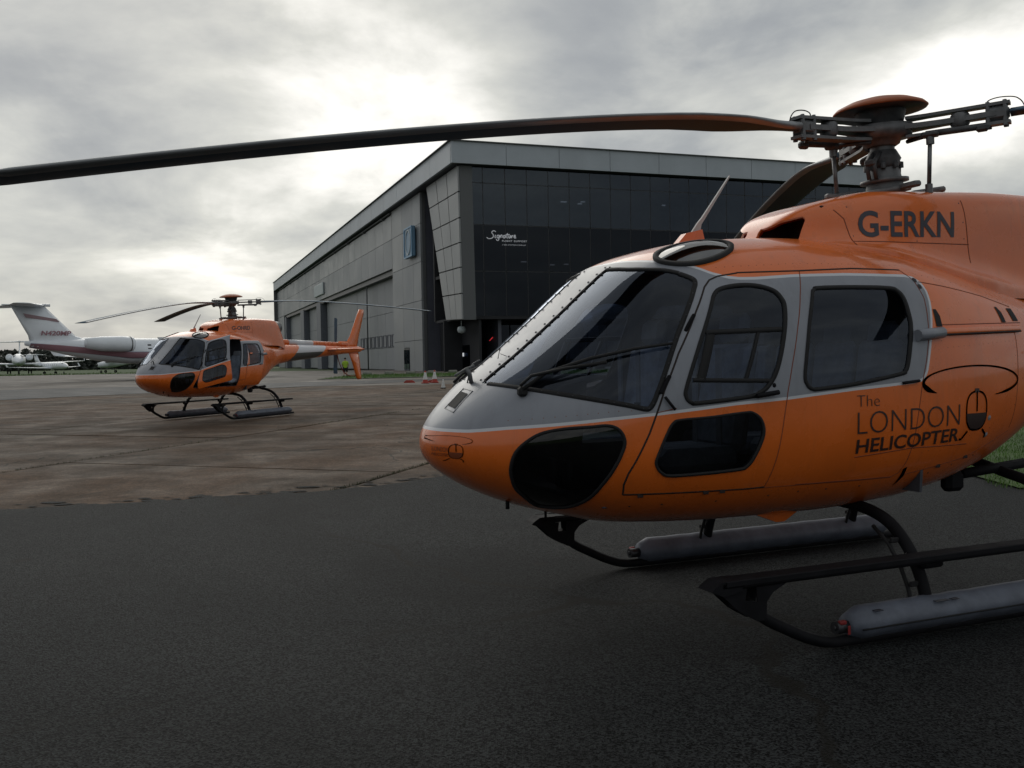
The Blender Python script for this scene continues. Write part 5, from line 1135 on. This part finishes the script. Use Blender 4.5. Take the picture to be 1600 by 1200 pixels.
# small propeller aeroplane
pr = empty('propeller_aeroplane', (-80.0, 183, .14), rad(62), 'small white propeller aeroplane under the big jet, beside the trees', 'aeroplane'); pr.scale = (1.15,) * 3
m = MB(); loft(m, [(0, .1, .1, 1.35), (.15, .42, .40, 1.35), (1.2, .55, .55, 1.4), (2.2, .58, .72, 1.55), (3.4, .5, .6, 1.55), (5.5, .25, .28, 1.6), (7.2, .08, .12, 1.65)], 14); m.build('fuselage', M['white_paint'], pr)
for sd in (-1, 1):
    m = MB(); slab_wing(m, (1.7, 3.3, 0, 2.25), (1.85, 3.1, sd * 5.2, 2.35), .22, .12); m.build('wing', M['white_paint'], pr)
    m = MB(); m.tube([(2.5, sd * .45, 1.0), (2.6, sd * 1.2, .3)], .05, 6); m.lathe([(.1, -.08), (.25, -.07), (.25, .07), (.1, .08)], 10, mi=1, T=Matrix.Translation((2.6, sd * 1.25, .25)) @ Matrix.Rotation(rad(90), 4, 'X')); m.build('main_gear', [M['steel'], M['rubber']], pr)
    m = MB(); slab_wing(m, (6.4, 7.3, 0, 1.7), (6.7, 7.3, sd * 1.6, 1.7), .1, .06); m.build('tailplane', M['white_paint'], pr)
m = MB(); m.prism([(6.0, 1.7), (7.4, 1.7), (7.6, 2.9), (7.1, 2.9)], 'y', -.04, .04); m.build('tail_fin', M['white_paint'], pr)
m = MB(); m.box((-.05, 0, 1.35), (.04, .12, 1.8)); m.lathe([(.14, 0), (.1, .12), (0, .18)], 10, T=Matrix.Translation((0, 0, 1.35)) @ Matrix.Rotation(rad(-90), 4, 'Y')); m.build('propeller', M['rubber'], pr)
m = MB(); m.prism([(1.25, 1.8), (1.75, 2.2), (2.7, 2.2), (3.2, 1.95), (2.0, 1.8)], 'y', -.585, .585); m.build('cabin_windows', M['rubber'], pr)
m = MB(); m.tube([(.7, 0, 1.0), (.7, 0, .3)], .05, 6); m.lathe([(.1, -.07), (.2, -.06), (.2, .06), (.1, .07)], 10, mi=1, T=Matrix.Translation((.7, 0, .2)) @ Matrix.Rotation(rad(90), 4, 'X')); m.build('nose_gear', [M['steel'], M['rubber']], pr)

# ------------------------------------------------------------------ wood on the horizon
M['leaf'] = mat('far_foliage', (0.065, 0.075, 0.064), 0.9, var=.5, vscale=.12)  # leaf colour lightened and greyed to carry the haze of distance
rt = random.Random(21); vs, fs = [], []
for k in range(420):
    x0 = rt.uniform(-330, -60); y0 = rt.uniform(395, 430); h = rt.uniform(6.2, 7.8) * (1 + .12 * wob(x0, .05)); rw = rt.uniform(2.5, 5)
    for q in range(80):
        a = rt.uniform(0, 6.28); u = rt.random(); rr_ = rw * math.sqrt(rt.random()) * (1 - .55 * u ** 2); c = Vector((x0 + rr_ * math.cos(a), y0 + rr_ * math.sin(a), .2 + h * u)); s = rt.uniform(.35, .8); t = Vector((rt.gauss(0, 1), rt.gauss(0, 1), rt.gauss(0, 1))).normalized(); w = t.orthogonal().normalized(); v = t.cross(w); b = len(vs)
        vs += [c - w * s - v * s * .7, c + w * s - v * s * .6, c + w * s * .7 + v * s, c - w * s * .8 + v * s * .8]; fs.append((b, b + 1, b + 2, b + 3))
tag(rawmesh('tree_belt', vs, fs, M['leaf'], None, None, False), 'dark belt of trees along the airfield horizon', 'trees', kind='stuff')

# ------------------------------------------------------------------ person, cones, stones
K = {}
K['hivis'] = mat('hi_vis_cloth', (0.30, 0.46, 0.03), 0.7, emit=None); K['cloth'] = mat('dark_cloth', (0.012, 0.012, 0.015), 0.9); K['skin'] = mat('skin', (0.38, 0.22, 0.15), 0.6); K['hair'] = mat('hair', (0.02, 0.014, 0.01), 0.8); K['tape'] = mat('reflective_tape', (.6, .6, .6), .4)
pe = empty('person', (-14.75, 84.0, .14), rad(100), 'person in hi-vis top and dark shorts standing behind the farther helicopter tail', 'person')
def skin_body(name, joints, edges, radii, m, parent):
    me = bpy.data.meshes.new(name); me.from_pydata(joints, edges, []); o = link(bpy.data.objects.new(name, me), parent); me.materials.append(m)
    o.modifiers.new('skin', 'SKIN').use_smooth_shade = True; sk = me.skin_vertices[0].data
    for i, r in enumerate(radii): sk[i].radius = (r, r)
    sk[0].use_root = True; o.modifiers.new('sub', 'SUBSURF').levels = 1
    dg = bpy.context.evaluated_depsgraph_get(); m2 = bpy.data.meshes.new_from_object(o.evaluated_get(dg)); o.modifiers.clear(); o.data = m2; bpy.data.meshes.remove(me); return o
jt = [(0, 0, .95), (0, 0, 1.15), (0, 0, 1.38), (.02, 0, 1.50), (.03, 0, 1.60), (.03, 0, 1.72), (0, .10, .90), (.06, .12, .50), (-.02, .13, .09), (.12, .14, .04), (0, -.10, .90), (-.08, -.11, .50), (-.16, -.12, .09), (-.03, -.13, .04), (0, .19, 1.42), (.03, .25, 1.15), (.16, .22, .95), (.22, .20, .88), (0, -.19, 1.42), (.0, -.26, 1.15), (.12, -.24, .93), (.18, -.23, .87)]
ed = [(0, 1), (1, 2), (2, 3), (3, 4), (4, 5), (0, 6), (6, 7), (7, 8), (8, 9), (0, 10), (10, 11), (11, 12), (12, 13), (2, 14), (14, 15), (15, 16), (16, 17), (2, 18), (18, 19), (19, 20), (20, 21)]
body = skin_body('body', jt, ed, [.13, .125, .14, .06, .085, .075, .09, .062, .042, .045, .09, .062, .042, .045, .06, .045, .034, .04, .06, .045, .034, .04], K['skin'], pe)
v_ = MB(); vs = []; n = 16
for z, a, b in ((.88, .15, .20), (1.0, .155, .195), (1.2, .15, .20), (1.38, .16, .225), (1.46, .12, .19), (1.50, .07, .08)):
    for k in range(n): t = 2 * math.pi * k / n; vs.append((a * math.cos(t), b * math.sin(t), z))
v_.add(vs, [(i * n + k, i * n + (k + 1) % n, (i + 1) * n + (k + 1) % n, (i + 1) * n + k) for i in range(5) for k in range(n)], 0, True)
for sd in (-1, 1): v_.tube([(0, sd * .17, 1.44), (.015, sd * .225, 1.28), (.03, sd * .25, 1.16)], [.075, .07, .065], 8)
v_.lathe([(.0, 1.08), (.0, 1.13)], 4, mi=1); v_.build('hi_vis_top', [K['hivis'], K['tape']], pe)
s_ = MB()
for sd, x1 in ((1, .05), (-1, -.07)): s_.tube([(0, sd * .085, .95), (.0, sd * .11, .80), (x1, sd * .12, .53)], [.125, .12, .095], 10)
s_.build('shorts', K['cloth'], pe)
for sd, x0 in ((1, -.02), (-1, -.16)):
    b_ = MB(); b_.bbox((x0 + .07, sd * .13, .05), (.27, .10, .09), .03); b_.tube([(x0, sd * .13, .08), (x0, sd * .13, .22)], .055, 8); b_.build('shoe', K['cloth'], pe)
h_ = MB(); h_.lathe([(.092, 0), (.10, .04), (.085, .095), (.04, .125), (0, .13)], 14, T=Matrix.Translation((.02, 0, 1.665))); h_.build('hair', K['hair'], pe)
fc = MB(); fc.bbox((.122, 0, 1.655), (.03, .022, .035), .008); fc.build('nose', K['skin'], pe)
K['orange'] = mat('cone_red', (0.36, 0.04, 0.025), .55, var=.25, vscale=6); K['sleeve'] = mat('cone_sleeve', (.62, .62, .60), .5, var=.15, vscale=5); K['stone'] = mat('kerb_stone', (.24, .24, .21), .8, var=.3, vscale=2)
def cone(x, y, h, label, base='orange'):
    r = empty('traffic_cone', (x, y, gz(y) + .02), 0, label, 'traffic cone', 'cones in front of the hangar')
    m = MB(); m.bbox((0, 0, .02), (h * .62, h * .62, .05), .015); m.build('foot', K['orange'] if base == 'orange' else M['rubber'], r)
    m = MB(); m.lathe([(h * .24, .04), (h * .185, h * .30)], 16); m.lathe([(h * .075, h * .86), (h * .04, h), (h * .03, h)], 16); m.build('shell', K['orange'] if base == 'orange' else K['sleeve'], r)
    m = MB(); m.lathe([(h * .19, h * .30), (h * .078, h * .86)], 16); m.build('reflective_sleeve', K['sleeve'], r); return r
cone(-5.35, 58.5, .78, 'tall red and white cone on the left of the pair by the hangar entrance'); cone(-4.85, 59.5, .80, 'tall red and white cone on the right of the pair by the hangar entrance')
cone(-3.45, 47.5, .46, 'small white cone on dark foot, left one near the nose of the front helicopter', 'dark'); cone(-2.85, 47.5, .44, 'small white cone on dark foot, right one near the nose of the front helicopter', 'dark')
for i, (x, y, lab) in enumerate(((-6.6, 61, 'low red barrier block left of the tall cones'), (-5.05, 60.5, 'low red barrier block just behind the two tall cones'))):
    m = MB(); m.prism([(-.5, 0), (.5, 0), (.42, .1), (.25, .22), (-.25, .22), (-.42, .1)], 'y', -.15, .15); o = m.build('barrier_block', K['orange']); o.location = (x, y, .15); o.scale = (.75, .75, .75); tag(o, lab, 'barrier', 'red barrier blocks by the cones')
m = MB(); m.bbox((0, 0, .22), (.75, .5, .36), .06); m.tube([(-.25, 0, .4), (0, 0, .62), (.3, 0, .42)], .03, 8); m.lathe([(.06, -.06), (.12, -.05), (.12, .05), (.06, .06)], 10, T=Matrix.Translation((-.3, -.28, .12)) @ Matrix.Rotation(rad(90), 4, 'X')); m.lathe([(.06, -.06), (.12, -.05), (.12, .05), (.06, .06)], 10, T=Matrix.Translation((.3, -.28, .12)) @ Matrix.Rotation(rad(90), 4, 'X')); o = m.build('ground_power_cart', M['rubber']); o.location = (-2.35, 46.5, .15); tag(o, 'small dark wheeled cart behind the front helicopter nose', 'cart')
for k in range(14):
    xk = -14.5 + k * 2.1; yk = 97 + (xk + 16) * .36 - 2.5; m = MB(); m.bbox((0, 0, .16), (.9, .5, .34), .08); o = m.build('edge_stone', K['stone']); o.location = (xk, yk, .18)
    tag(o, ('first second third fourth fifth sixth seventh eighth ninth tenth eleventh twelfth thirteenth fourteenth'.split()[k]) + ' pale edge stone from the left along the hangar verge', 'stone', 'row of edge stones on the verge')
